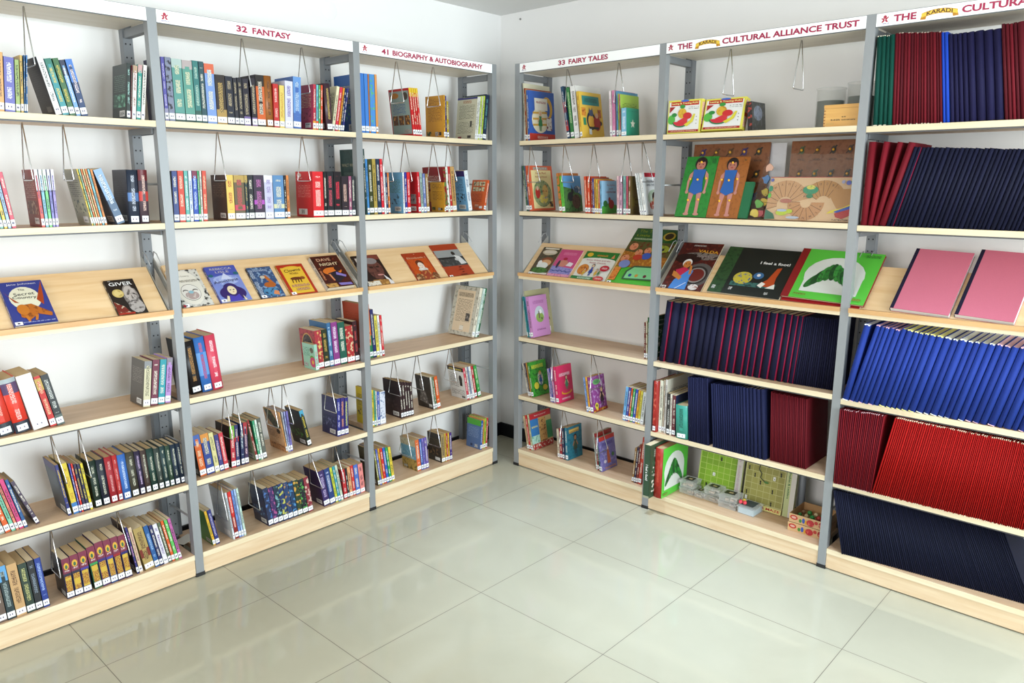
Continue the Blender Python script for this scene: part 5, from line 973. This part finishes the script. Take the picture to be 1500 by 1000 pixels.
for q, lb in (([(630, 150), (1080, 205), (895, 685), (430, 628)], 'pink covered notebook with dark spine, left one of the pair on the rightmost sloping shelf'),
              ([(1130, 172), (1590, 222), (1400, 755), (935, 688)], 'pink covered notebook with dark spine, right one of the pair on the rightmost sloping shelf')):
    t = .022; P0 = Vector((0, D0, Z0))+NR*t; bl, W, Hh, an = fit('R', Z12, q, P0, SL)
    W = min(W, .30)
    M = frame('R', Vector((bl[0], D0, Z0))+NR*.0006+SL*(.0125+max(0, -an)*W), SL, an)
    rt_ = make_book(M, t, W, Hh, dict(sty('26243c'), cov='dd7c94', pg='e4e4e2'), name='bound_notebook', label=False, cloth=True, bulge=.004)
    MB().box(t+.0002, .001, .0, t+.0009, .014, Hh, '22203a').obj('spine_strip', CLOTH, rt_)
    tag(rt_, lb, 'notebook')

# ------------------------------------------------------------------ second bay from the right: top shelf
def panel(bay, zc, q, dep, z0, tilt, t, art, name, mat, mb_extra=None, an0=None, hgt=None):
    side = BAY[bay][0]; tl = math.radians(tilt); e2 = Vector((0, math.sin(tl), math.cos(tl))); P0 = Vector((0, dep, z0+t*math.sin(tl)+.0008))
    bl, W, Hh, an = fit(side, zc, q, P0, e2)
    if an0 is not None: an = an0
    if hgt: Hh = hgt
    O = P0+Vector((bl[0], 0, 0))+e2*(W*math.sin(-an) if an < 0 else 0)
    root = empty(name, frame(side, O, e2, an))
    mb = MB().box(-t, 0, 0, 0, W, Hh, 'ffffff'); o = mb.obj('panel', mat, root) if mat is not PRINT else None
    if mat is PRINT: mb = MB(); mb.box(-t, 0, 0, 0, W, Hh, mb_extra or 'e8d8a0')
    else: mb = MB()
    F = Face2D(mb, (0, 0, 0), (0, 1, 0), (0, 0, 1), W, Hh)
    art(F); mb.obj('box_print' if mat is PRINT else 'painted_picture', PRINT, root)
    return root, W, Hh
Z24, Z25 = (960, 20, 4.412), (960, 190, 4.6875)
ZS1, ZS2, ZS7 = SH[5]['s1'], SH[5]['s2'], SH[5]['s7']
def c_lacing(F):
    F.rect(0, 0, 1, 1, 'e4dc5a'); F.rect(.03, .04, .95, .94, 'f0f0ec'); F.rect(.08, .83, .92, .95, 'c0301c'); F.ell(.5, .97, .13, .03, '3a6ac8')
    F.text('Lacing & Tracing FUN', .5, .89, 'f4e89a', h=F.h*.065, w=F.w*.78, bold=.03); F.rect(.03, .04, .95, .11, 'b02c20'); F.rect(.1, .06, .88, .09, 'b02c20', 'e8c8b0', 1); F.poly([(.05, .80), (.22, .80), (.05, .62)], 'a82420'); F.rect(.62, .70, .92, .78, 'f0f0ec', '8a8a88', 3)
    F.ell(.12, .42, .11, .14, '5ab848'); F.ell(.20, .56, .08, .06, '2c8a3c'); F.ell(.44, .60, .13, .15, 'e0b438', 'c89020', 2); F.ell(.44, .80, .08, .06, '3c9a40'); F.ell(.60, .52, .13, .10, 'd02c30')
    F.ell(.40, .34, .24, .16, '1f7a4c', a0=180, a1=360); F.ell(.40, .35, .21, .13, 'd42c3c', a0=180, a1=360); F.poly([(.30, .36), (.52, .48), (.62, .40), (.58, .30)], 'd8343c'); F.poly([(.52, .26), (.60, .20), (.78, .34), (.84, .56), (.79, .57), (.70, .38)], 'e0d440')
    for y in (.28, .38, .48): F.ell(.88, y, .012, .014, '55504c')
for q, tl_, an, lb in (([(90, 560), (300, 545), (290, 770), (75, 770)], 3, None, 'white and yellow lacing game box with fruit picture, standing upright beside the grey post'),
                       ([(345, 560), (600, 545), (560, 755), (295, 765)], 14, None, 'white and yellow lacing game box with fruit picture, tilted, right of the upright one')):
    r, W, Hh = panel(5, Z24, q, .018, ZS1, tl_, .036, c_lacing, 'lacing_game_box', PRINT, 'e4d850', an0=0.0)
    mb = MB(); F = Face2D(mb, (0, W, 0), (-1, 0, 0), (0, 0, 1), .036, Hh); F.rect(.12, .1, .88, .92, 'd0502c', 'f0e8d0', 1); mb.obj('side_print', PRINT, r); tag(r, lb, 'game box')
run(5, 's1', (965, 135, 8.82), .03, [(1150, 1140, 128, '241e1c,b04030,m,n')], 1212, noun='picture book', W=.13, right=lambda F: (F.rect(0, 0, 1, 1, '3a3c38', '56585a', 2), F.ell(.45, .62, .32, .26, '7c8494', '5a6068', 2)))
def place(bay, zc, x, dep, z): return MATL[BAY[bay][0]] @ Matrix.Translation((u_at(BAY[bay][0], Z(zc, x)[0], dep, z), dep, z))
def tub(name, M, w, d, h, mat, rim=.004, lid=True, taper=.9):
    r = empty(name, M); mb = MB(); a = w/2; b = d/2; ta, tb = a*taper, b*taper
    P = [(-ta, -tb, .001), (ta, -tb, .001), (ta, tb, .001), (-ta, tb, .001), (-a, -b, h), (a, -b, h), (a, b, h), (-a, b, h)]
    for f in ((0, 1, 5, 4), (1, 2, 6, 5), (2, 3, 7, 6), (3, 0, 4, 7), (3, 2, 1, 0)): mb.face([P[i] for i in f], 'dfe4e2')
    mb.obj('tub', mat, r)
    if lid: MB().box(-a-rim, -b-rim, h, a+rim, b+rim, h+.006, 'e4e8e8').box(-a+.006, -b+.006, h+.006, a-.006, b-.006, h+.009, 'e4e8e8').obj('lid', mat, r)
    return r
r = tub('clear_tub', place(5, Z24, 335, .17, ZS1), .15, .10, .150, CLEAR); tag(r, 'clear plastic tub with lid behind the two lacing game boxes on the top shelf', 'tub')
for x, dep, rad, h, lb in ((1118, .185, .056, .165, 'large clear jar filled with dark green, behind the wooden box, left of two'), (1312, .175, .052, .178, 'clear jar with dark contents behind the wooden box, right one, next to the post')):
    r = empty('clear_jar', place(5, Z24, x, dep, ZS1)); MB().lathe([(.001, .001), (rad-.002, .001), (rad, .004), (rad, h-.004), (rad+.003, h-.003), (rad+.003, h+.001), (rad-.001, h)], 'd8dcd8', 32).obj('jar', GLASS, r)
    MB().lathe([(.001, .005), (rad-.004, .005), (rad-.004, h*.70), (.001, h*.72)], '33453c', 28).obj('contents', MATTE, r); tag(r, lb, 'jar')
r = empty('wooden_box', place(5, Z24, 1083, .03, ZS1)); w_ = u_at('R', Z(Z24, 1318)[0], .03, ZS1)-u_at('R', Z(Z24, 1083)[0], .03, ZS1)
w_ = min(w_, 2.247-PW-.004-u_at('R', Z(Z24, 1083)[0], .03, ZS1))
MB().box(0, 0, .001, w_, .07, .072).obj('body', PINE, r); MB().box(-.001, -.001, .0725, w_+.001, .071, .086).obj('lid', PINE, r)
mb = MB(); F = Face2D(mb, (0, 0, 0), (1, 0, 0), (0, 0, 1), w_, .072)
for i in range(6):
    for x in (0, .955): F.rect(x, .02+i*.165, x+.045, .09+i*.165, 'a86c34'); F.l = 1
F.rect(.2, .34, .46, .42, 'dcae62', '3a2a18', 1); F.rect(.5, .50, .62, .56, 'dcae62', '3a2a18', 1); F.rect(.08, .14, .3, .24, 'dcae62', '3a2a18', 1); F.rect(.5, .34, .9, .4, 'dcae62', '3a2a18', 1); mb.obj('finger_joints', PRINT, r)
tag(r, 'small pine box with finger joints in front of two clear jars on the top shelf', 'wooden box')

# second shelf: puzzles
def c_girl(bg):
    def f(F):
        F.rect(0, 0, 1, 1, bg, shade(bg, .9), 2); k = F.h/F.w; cx = .50; sk = 'c98a80'
        for s in (-1, 1):
            F.poly([(cx+s*.04, .40), (cx+s*.21, .40), (cx+s*.19, .24), (cx+s*.20, .06), (cx+s*.10, .05), (cx+s*.09, .22)], sk); F.ell(cx+s*.16, .045, .09, .022, sk)
            F.poly([(cx+s*.20, .76), (cx+s*.30, .70), (cx+s*.33, .58), (cx+s*.31, .42), (cx+s*.25, .42), (cx+s*.26, .58), (cx+s*.20, .66)], sk); F.ell(cx+s*.28, .41, .05, .03, sk)
        F.ell(cx, .88, .19, .11, '241a1a'); F.ell(cx, .855, .14, .085, 'b87868'); F.ell(cx, .935, .13, .035, '241a1a'); F.ell(cx-.06, .865, .02, .008, '1c1414'); F.ell(cx+.06, .865, .02, .008, '1c1414'); F.ell(cx, .82, .04, .008, 'a83030')
        F.poly([(cx-.20, .78), (cx+.20, .78), (cx+.16, .60), (cx+.22, .42), (cx, .36), (cx-.22, .42), (cx-.16, .60)], '2a62b0')
        F.rect(.84, .88, .94, .96, bg, '24402c', 1)
    return f
knob = None
def knobs(root, W, Hh, pts, c='e0a828', r_=.0055):
    for x, y in pts:
        mb = MB().ball((0, 0, 0), r_, c); o = mb.obj('knob', MATTE, root); o.location = (r_*1.0, x*W, y*Hh)
girlk = [(.5, .90), (.26, .62), (.76, .63), (.5, .61), (.34, .27), (.66, .28)]
for q, bg, lb, mt in (([(200, 180), (418, 178), (340, 596), (132, 586)], '2c8a34', 'green wooden puzzle board of a girl in a blue swimsuit', PRINT),
                  ([(427, 182), (642, 182), (553, 600), (347, 598)], 'a8642c', 'brown wooden puzzle board of a girl in a blue swimsuit', PRINT)):
    r, W, Hh = panel(5, Z25, q, .022, ZS2, 20, .009, c_girl(bg), 'body_puzzle_board', mt, bg, an0=0.0); knobs(r, W, Hh, girlk); tag(r, lb, 'puzzle')
r, W, Hh = panel(5, Z25, [(612, 350), (676, 350), (632, 600), (556, 600)], .03, ZS2, 20, .012, lambda F: F.rect(0, 0, 1, 1, '247048'), 'folded_game_board', PRINT, '247048', an0=0.0); tag(r, 'plain dark green board between the brown girl puzzle and the plastic bag', 'board')
def c_insects(seed, n):
    def f(F):
        rr = random.Random(seed)
        F.rect(0, 0, 1, 1, '8a5634', '7a4828', 2)
        for row_ in range(3):
            for i in range(n):
                x = (i+.7)/(n+.4); y = .88-.30*row_; c = ['3a3428', '4a5a34', '6a4a2c', '503a2c', '4a3a6a'][rr.randrange(5)]
                F.ell(x, y, .035, .05, c); F.poly([(x-.06, y-.05), (x-.04, y-.05), (x+.05, y+.05), (x+.03, y+.06)], shade(c, .8)); F.rect(x-.05, y-.13, x+.05, y-.105, '8a5634', '3a2418', 1)
    return f
for q, n, lb in (([(262, 72), (778, 62), (740, 560), (225, 560)], 5, 'brown knobbed picture puzzle board against the wall behind the girl puzzles'), ([(920, 58), (1400, 62), (1370, 560), (885, 560)], 4, 'brown knobbed picture puzzle board against the wall behind the alphabet puzzle')):
    r, W, Hh = panel(5, Z25, q, .17, ZS2, 6, .010, c_insects(n, n), 'knob_puzzle_board', PRINT, '8a5634', an0=0.0, hgt=.335)
    if W > 2.22-u_at('R', 1160, .17, ZS2): pass
    knobs(r, W, Hh, [((i+.7)/(n+.4), .88-.30*k) for k in range(2) for i in range(n)], 'd8a030', .006); tag(r, lb, 'puzzle')
def c_alpha(F):
    F.rect(0, 0, 1, 1, 'd8b48c'); F.rect(0, .985, 1, 1, 'a83030')
    wood = 'b8854e'
    def hoop(cx, cy, ro, ri, a0, a1, letters, fill=wood):
        n = len(letters); k = F.h/F.w
        for i, ch in enumerate(letters):
            s, e = math.radians(a0+(a1-a0)*i/n), math.radians(a0+(a1-a0)*(i+1)/n)
            P = [(cx+ro*k*math.cos(s), cy+ro*math.sin(s)), (cx+ro*k*math.cos((s+e)/2), cy+ro*math.sin((s+e)/2)), (cx+ro*k*math.cos(e), cy+ro*math.sin(e)), (cx+ri*k*math.cos(e), cy+ri*math.sin(e)), (cx+ri*k*math.cos(s), cy+ri*math.sin(s))]
            if s > e: P = P[::-1]
            F.poly(P, fill); l0 = F.l; F.stroke([P[0], P[-1]] if s < e else [P[0], P[-1]], .0016, '4a2c14')
            m = (s+e)/2; rm = ro*.78+ri*.22; F.text(ch, cx+rm*k*math.cos(m), cy+rm*math.sin(m), '3a2414', h=.0085, rot=math.degrees(m)+90); F.l = l0-1
        F.l += 3
    hoop(.215, .36, .56, .18, 195, 15, 'ZYXWVUTSR', 'c4956a')
    hoop(.465, .42, .42, .13, 180, 360, 'QPONMLK', 'bf8a5c')
    hoop(.66, .40, .52, .17, 150, 40, 'FEDCBA', wood)
    F.poly([(.76, .76), (.86, .72), (1.0, .74), (1.0, .22), (.90, .2), (.82, .3), (.745, .52)], wood)
    F.poly([(.72, .17), (.76, .24), (.88, .30), (1, .42), (1, .34), (.86, .22)], 'e0cc3c'); F.poly([(.80, .22), (1, .38), (1, .30), (.85, .18)], '2c52b0'); F.poly([(.81, .18), (1, .30), (1, .16), (.90, .06), (.83, .10)], 'b42c30')
    F.ell(.50, .70, .09, .10, '2f8a64'); F.ell(.50, .76, .05, .05, 'd0c85c', '4a8a4c', 2); F.ell(.50, .56, .04, .05, '2c7a54'); F.ell(.02, .72, .03, .07, '2c8a64'); F.ell(.02, .56, .02, .06, '5cb848'); F.poly([(0, 0), (.13, .02), (.10, .14), (0, .24)], '2c6a50'); F.ell(.20, .16, .07, .06, 'b8c83c'); F.ell(.29, .20, .04, .05, 'b8c83c'); F.ell(.20, .22, .06, .03, 'a8b8d0'); F.ell(.34, .06, .08, .03, 'b8c4d4'); F.ell(.23, .44, .07, .05, 'b06c5c')
    F.ell(.92, .86, .03, .05, '5a62b8'); F.ell(.86, .88, .02, .04, 'a8a8c8'); F.ell(.97, .88, .03, .03, '3a8a4a'); F.ell(.03, .92, .02, .04, '5a62a8'); F.rect(.80, .02, .98, .05, 'd8b48c', '3a2a1c', 1)
r, W, Hh = panel(5, Z25, [(782, 322), (1372, 322), (1338, 634), (748, 612)], .035, ZS2, 14, .010, c_alpha, 'alphabet_puzzle', PRINT, 'c8a078', an0=0.0); tag(r, 'wide wooden alphabet puzzle with lettered curved segments, wrapped in clear film, on the second shelf', 'puzzle')
AW, AH = W, Hh
def film(name, bay, P, nx, ny, amp, seed, label, cat):
    rr = random.Random(seed); mb = MB(); G = []
    for j in range(ny+1):
        for i in range(nx+1):
            a, b = i/nx, j/ny; p = (P[0]*(1-a)+P[1]*a)*(1-b)+(P[3]*(1-a)+P[2]*a)*b
            G.append(p+Vector((rr.uniform(-1, 1)*amp*.3, -rr.uniform(0, 1)*amp*(.3+b), rr.uniform(-1, 1)*amp*.3)))
    for j in range(ny):
        for i in range(nx):
            k = j*(nx+1)+i; mb.face([G[k], G[k+1], G[k+nx+2], G[k+nx+1]], 'e6e2d8', smooth=True)
    o = mb.obj(name, FILM); o.matrix_world = MATL[BAY[bay][0]]; return tag(o, label, cat)
ul = u_at('R', Z(Z25, 752)[0], .02, ZS2); ur = min(ul+AW+.02, 2.225)
film('plastic_film', 5, [Vector((ul-.004, .018, ZS2+.004)), Vector((ur, .018, ZS2+.004)), Vector((ur, .080, ZS2+.27)), Vector((ul-.004, .080, ZS2+.28))], 14, 10, .008, 4, 'crinkled clear film wrapped over the alphabet puzzle on the second shelf', 'plastic wrap')
ub = u_at('R', Z(Z25, 640)[0], .03, ZS2); ue = u_at('R', Z(Z25, 745)[0], .03, ZS2)
film('plastic_bag', 5, [Vector((ub, .02, ZS2+.004)), Vector((ue-.006, .02, ZS2+.004)), Vector((ue-.012, .12, ZS2+.27)), Vector((ub+.03, .12, ZS2+.27))], 8, 10, .014, 9, 'clear plastic bag of small puzzle pieces between the girl puzzles and alphabet puzzle', 'plastic bag')
rr = random.Random(5)
for i, (fx, z, c, nm) in enumerate(((.2, .003, 'c8b048', 'yellow'), (.5, .003, 'b04850', 'pink-red'), (.78, .003, '8a3a34', 'dark red'), (.35, .045, '5a9a40', 'green'), (.62, .050, 'c8a83c', 'mustard yellow'), (.5, .095, 'b8a030', 'olive yellow'), (.45, .150, '4878b0', 'blue'), (.4, .20, 'd8a890', 'pale pink'))):
    mb = MB(); n = 9; R_ = [.018*rr.uniform(.7, 1.2) for _ in range(n)]; T = [(R_[k]*math.cos(2*math.pi*k/n), 0, .022+R_[k]*math.sin(2*math.pi*k/n)) for k in range(n)]
    mb.face(T, c); mb.face([(x, .008, zz) for x, y, zz in T][::-1], c)
    for k in range(n): a, b = T[k], T[(k+1) % n]; mb.face([b, a, (a[0], .008, a[2]), (b[0], .008, b[2])], c)
    o = mb.obj('puzzle_piece', MATTE); o.matrix_world = MATL['R'] @ Matrix.Translation((ub+(ue-ub)*fx, .05+z*.4+.006*(i % 3), ZS2+.001+z)); tag(o, '%s flat wooden puzzle piece inside the clear plastic bag on the second shelf' % nm, 'puzzle piece')
r, W, Hh = panel(5, Z25, [(778, 58), (912, 58), (880, 400), (748, 400)], .215, ZS2, 1, .003, lambda F: F.rect(0, 0, 1, 1, 'd8d8dc'), 'white_card', PRINT, 'd8d8dc', an0=0.0, hgt=.33); tag(r, 'white card against the wall between the two brown knobbed puzzle boards', 'card')

# bottom shelf
ZZ = (960, 660, 5.769)
def spine_title(r):
    mb = MB(); c = [o for o in r.children if o.name.startswith('cover')][0]; xs = [v.co.x for v in c.data.vertices]; x0, x1, hh = min(xs), max(xs), max(v.co.z for v in c.data.vertices)
    F = Face2D(mb, (x0, -.0004, 0), (1, 0, 0), (0, 0, 1), x1-x0, hh); F.text('I feel a foot!', .5, .48, 'f0f0ee', h=(x1-x0)*.40, w=hh*.30, rot=-90, bold=.02); mb.obj('spine_lettering', PRINT, r)
    mb = MB(); F = Face2D(mb, (x0, -.0004, 0), (1, 0, 0), (0, 0, 1), x1-x0, hh); F.rect(0, 0, 1, .04, 'a8a890'); mb.obj('tape', PRINT, r)
run(5, 's7', Z28, -.075, [(101, 116, 97, '34503a,n,p')], 158, noun='picture book', W=.26, label='dark green book with white spine lettering jutting out in front of the post, bottom shelf', after=spine_title)
run(5, 's7', Z28, -.035, [(172, 190, 118, 'b03024,d86048,n,h')], 228, noun='picture book', W=.24, right=green_blank(8), label='bright green picture book with red spine standing upright, bottom shelf, second bay from right')
def c_maze(c, line, mz):
    def f(F):
        F.rect(0, 0, 1, 1, line)
        nx, ny = (6, 8)
        y0 = .10 if mz else .02; x1 = .86 if not mz else .98
        for i in range(nx):
            for j in range(ny):
                a, b = .02+(x1-.02)*i/nx, y0+(.98-y0)*j/ny; F.l = 2; F.rect(a+.006, b+.005, a+(x1-.02)/nx-.004, b+(.98-y0)/ny-.004, c if (i*j) % 5 else shade(c, .93), shade(c, .5), 0)
        F.l = 5; rr = random.Random(2 if mz else 1)
        for k in range(9):
            i, j = rr.randrange(nx), rr.randrange(ny); a, b = .02+(x1-.02)*(i+.4)/nx, y0+(.98-y0)*(j+.3)/ny; F.ell(a, b+.03, .018, .014, '1e1e1a'); F.poly([(a-.012, b-.03), (a+.02, b-.03), (a+.012, b+.03), (a-.01, b+.025)], '1e1e1a')
        for k in range(4):
            i, j = rr.randrange(nx), rr.randrange(ny); a, b = .02+(x1-.02)*(i+.3)/nx, y0+(.98-y0)*(j+.2)/ny; F.rect(a, b, a+.06, b+.07, 'f0f0ea'); F.rect(a+.02, b+.01, a+.04, b+.055, 'f0f0ea', '333333', 1)
        if not mz: F.rect(.87, 0, 1, 1, 'd0ccc4'); F.rect(.90, .2, .95, .9, 'd0ccc4', 'b89aa8', 1)
        else:
            F.rect(0, 0, 1, .085, 'ece490'); F.text('R MAZE', .74, .045, 'b82c28', h=F.h*.045, w=F.w*.46, bold=.03)
            F.stroke([(.36, .80), (.34, .70), (.42, .64), (.40, .56), (.52, .50)], .004, '26301c'); F.ell(.56, .50, .06, .02, '4a7a34')
    return f
BD = 0.186
r, W, Hh = panel(5, ZZ, [(408, -40), (778, 40), (700, 455), (345, 335)], BD, ZS7, 9, .006, c_maze('8cb830', 'c0d470', False), 'game_board', PRINT, 'e4e2a0', an0=0.0); tag(r, 'bright green squared game board leaning at the back of the bottom shelf', 'game board')
r, W, Hh = panel(5, ZZ, [(795, -20), (1130, 70), (1062, 545), (728, 440)], BD-.002, ZS7, 9, .006, c_maze('a8a458', 'c8c488', True), 'game_board', PRINT, 'd8d498', an0=0.0); tag(r, 'khaki squared maze board with red lettering leaning on the bottom shelf', 'game board')
def c_snakes(F):
    F.rect(0, 0, 1, 1, 'c4cc94'); F.rect(.52, 0, 1, 1, 'dcd8d0'); F.text('Snakes & Ladders', .34, .60, '2a6a34', h=.010, w=F.h*.5, rot=-90, bold=.02)
r, W, Hh = panel(5, ZZ, [(1128, 120), (1215, 140), (1150, 585), (1068, 550)], BD-.006, ZS7, 7, .02, c_snakes, 'game_box', PRINT, 'c4cc94', an0=0.0); tag(r, 'narrow pale green and white game box standing right of the khaki maze board', 'game box')
r = empty('cardboard_tube', place(5, ZZ, 1222, .242, ZS7)); MB().lathe([(.014, .001), (.0155, .001), (.0155, .29), (.014, .29), (.014, .001)], '7a8088', 20).obj('tube', MATTE, r); MB().lathe([(.0001, .286), (.0138, .286)], '2a2c30', 20).obj('end_cap', MATTE, r); tag(r, 'grey tube standing upright at the right of the game boards, bottom shelf', 'tube')
n_ = ['shallow clear plastic box with black label, lower one of the leftmost stack', 'clear plastic box with black label, upper one of the leftmost stack', 'small single clear plastic box between the two left stacks', 'clear plastic box under another, middle stack on the bottom shelf', 'clear plastic box with black label, on top of the middle stack', 'clear plastic box at the bottom of the right stack beside the blue box', 'clear plastic box with black label, on top of the right stack']
k = 0
for u, dd, w_, d_, lv, rz in ((1.524, .142, .080, .080, 2, 3), (1.592, .128, .044, .052, 1, 4), (1.660, .140, .082, .072, 2, 3), (1.758, .118, .094, .078, 2, 4)):
    for l in range(lv):
        M = MATL['R'] @ Matrix.Translation((u, dd, ZS7+.0006+l*.036)) @ Matrix.Rotation(math.radians(rz*(1 if l else -.5)), 4, 'Z')
        r = tub('clear_plastic_box', M, w_, d_, .026, CLEAR, .0015, True, .95)
        MB().box(-w_*.30, -d_*.26, .0352, w_*.25, d_*.28, .0358, '2c2a26').box(-w_*.1, -d_*.1, .0358, w_*.12, d_*.08, .0361, 'c8b48a').obj('paper_label', MATTE, r) if (l == lv-1) else None
        mb = MB(); rr = random.Random(k)
        for _ in range(6): a, b = rr.uniform(-.3, .3)*w_, rr.uniform(-.3, .3)*d_; mb.box(a-.008, b-.006, .003, a+.008, b+.006, .012, rr.choice(['c8b8a8', 'b8a090', 'd8d0c8', 'a89888']))
        mb.obj('contents', MATTE, r); tag(r, n_[k], 'plastic box'); k += 1
M = MATL['R'] @ Matrix.Translation((1.856, .120, ZS7+.0006)) @ Matrix.Rotation(math.radians(-2), 4, 'Z')
r = tub('clear_plastic_box', M, .085, .092, .034, CLEAR, .002, True, .97); MB().box(-.038, -.042, .003, .038, .042, .030, 'a8c0cc').obj('contents', MATTE, r); MB().box(-.03, -.034, .0432, .03, .034, .0438, '3c4c58').obj('paper_label', MATTE, r)
tag(r, 'clear plastic box with pale blue contents, rightmost on the bottom shelf front', 'plastic box')
mb = MB(); [mb.ball((x, y, .012), .010, c) for x, y, c in ((-.02, -.015, 'd84050'), (0, -.012, 'd84050'), (-.012, .004, 'e0c850'))]
o = mb.obj('bead_flower', MATTE); o.matrix_world = M @ Matrix.Translation((-.012, -.02, .0435)); tag(o, 'small red and yellow bead ornament lying on the pale blue box, bottom shelf', 'ornament')
def tray(u, dep, z, w_, d_, h, rz, label, toys):
    r = empty('cardboard_tray', MATL['R'] @ Matrix.Translation((u, dep, z)) @ Matrix.Rotation(math.radians(rz), 4, 'Z')); mb = MB(); c = 'c49a6c'; t = .002
    mb.box(0, 0, .0008, w_, d_, .003, c).box(0, 0, .003, w_, t, h, c).box(0, d_-t, .003, w_, d_, h, c).box(0, t, .003, t, d_-t, h, c).box(w_-t, t, .003, w_, d_-t, h, c)
    F = Face2D(mb, (0, 0, 0), (1, 0, 0), (0, 0, 1), w_, h); F.rect(0, 0, 1, 1, 'd8b080'); F.ell(.14, .6, .11, .28, 'c03028'); F.ell(.14, .6, .07, .14, 'e0b0a0'); F.ell(.33, .4, .04, .22, '4a8a3a'); F.ell(.42, .5, .04, .3, '3a5ab0'); F.ell(.50, .4, .04, .25, 'd8a030'); F.ell(.62, .45, .11, .38, 'b82c34', 'e07060', 2); F.ell(.78, .66, .05, .2, 'c04038'); F.ell(.92, .55, .07, .36, 'a82c2c', 'e8a080', 2)
    mb.obj('tray', PRINT, r); tag(r, label, 'cardboard tray'); return r.matrix_world
p = cast(*Z(ZZ, 1115, 664), 2, ZS7); u, d_ = -p.y, p.x+DP
wT = 2.247-PW-.008-u
M1 = tray(u, d_, ZS7+.0004, wT, .165, .040, 0, 'fruit patterned cardboard tray, lower one of the two stacked beside the post, bottom shelf', False)
M2 = tray(u+.002, d_+.004, ZS7+.041, wT-.002, .165, .040, 0, 'fruit patterned open cardboard tray full of small toys, upper one of two stacked', True)
M2 = MATL['R'] @ Matrix.Translation((u+.002, d_+.004, ZS7+.044)); rr = random.Random(11)
tc = [('e0cfa4', 'cream'), ('2f9a4c', 'green'), ('b03a34', 'red'), ('d8c8a8', 'ivory'), ('8a6a4a', 'brown'), ('3c8a44', 'green')]
for i in range(14):
    c, nm = tc[i % 6]; rad = rr.uniform(.009, .013); x = .02+(wT-.045)*((i % 5)/4); y = .03+.045*(i//5)+rr.uniform(-.004, .004)
    o = MB().ball((0, 0, rad), rad, c, 10).obj('toy_bead', MATTE); o.matrix_world = M2 @ Matrix.Translation((x, y, .0)); tag(o, 'small round toys lying loose in the upper fruit patterned tray, bottom shelf', 'toy', 'small toys in the open tray')
# small things elsewhere
p = cast(272, 790, 2, .1); o = MB().box(-.045, -.03, 0, .045, .03, .0012, 'd4d0c6').obj('paper_card', MATTE); o.matrix_world = Matrix.Translation((p.x, p.y, .1012)) @ Matrix.Rotation(.4, 4, 'Z'); tag(o, 'white paper card lying on the bottom shelf behind the post of the leftmost bay', 'card')
ux, zx = on_front('L', 600, 72, .15)
mb = MB().tube([(0, 0, .003), (.14, 0, .003)], .002, '9aa0a4').tube([(0, .05, .003), (.14, .05, .003)], .002, '9aa0a4')
for x in (.03, .08, .13): mb.tube([(x, 0, .002), (x, .05, .002), (x, .05, .055)], .0014, 'b0b4b6')
o = mb.obj('wire_stand', CHROME); o.matrix_world = Matrix.Translation(world('L', on_front('L', 560, 70, .15)[0]+.02, .15, 2.222)); tag(o, 'small wire stand lying on top of the rack above the biography sign', 'wire stand')
WIRELIST = ((1, 2.199, 's1', [(Z1, 158, 15)]), (1, 1.825, 's2', [(Z4, 160, 115), (Z4, 478, 138)]), (1, .74, 's6', [(Z16, 352, 90), (Z16, 550, 50)]), (1, .387, 's7', [(Z17, 340, 170), (Z17, 822, 30)]),
                    (2, 2.199, 's1', [(Z2, 632, 250), (Z2, 1032, 310)]), (2, 1.827, 's2', [(Z5, 428, 70), (Z5, 1022, 100)]), (2, .746, 's6', [(Z18, 300, 130), (Z18, 412, 100), (Z18, 665, 45), (Z18, 755, 25), (Z18, 1095, 0)]),
                    (2, .392, 's7', [(Z19, 285, 300), (Z19, 505, 235), (Z19, 895, 115), (Z19, 1085, 60)]), (3, 2.199, 's1', [(Z3, 468, 222), (Z3, 785, 275)]), (3, 1.827, 's2', [(Z6, 340, 170), (Z6, 518, 180), (Z6, 772, 192), (Z6, 942, 205)]),
                    (3, .749, 's6', [(Z15, 315, 185), (Z15, 475, 150), (Z15, 705, 105)]), (3, .403, 's7', [(Z15, 390, 630), (Z15, 595, 570)]), (4, 2.199, 's1', [(Z20, 585, 248), (Z20, 1045, 185)]),
                    (4, 1.824, 's2', [(Z21, 255, 85), (Z21, 508, 75), (Z21, 740, 65), (Z21, 1008, 55), (Z21, 1178, 45)]), (4, .747, 's6', [(Z23, 325, 40), (Z23, 582, 90)]), (4, .403, 's7', [(Z23, 390, 465), (Z23, 630, 530)]),
                    (5, 2.199, 's1', [((960, 20, 4.412), 485, 215), ((960, 20, 4.412), 943, 160)]))
build_books()
for b, u, zz, L in WIRELIST: wires(b, u, L, zz)

label_books()
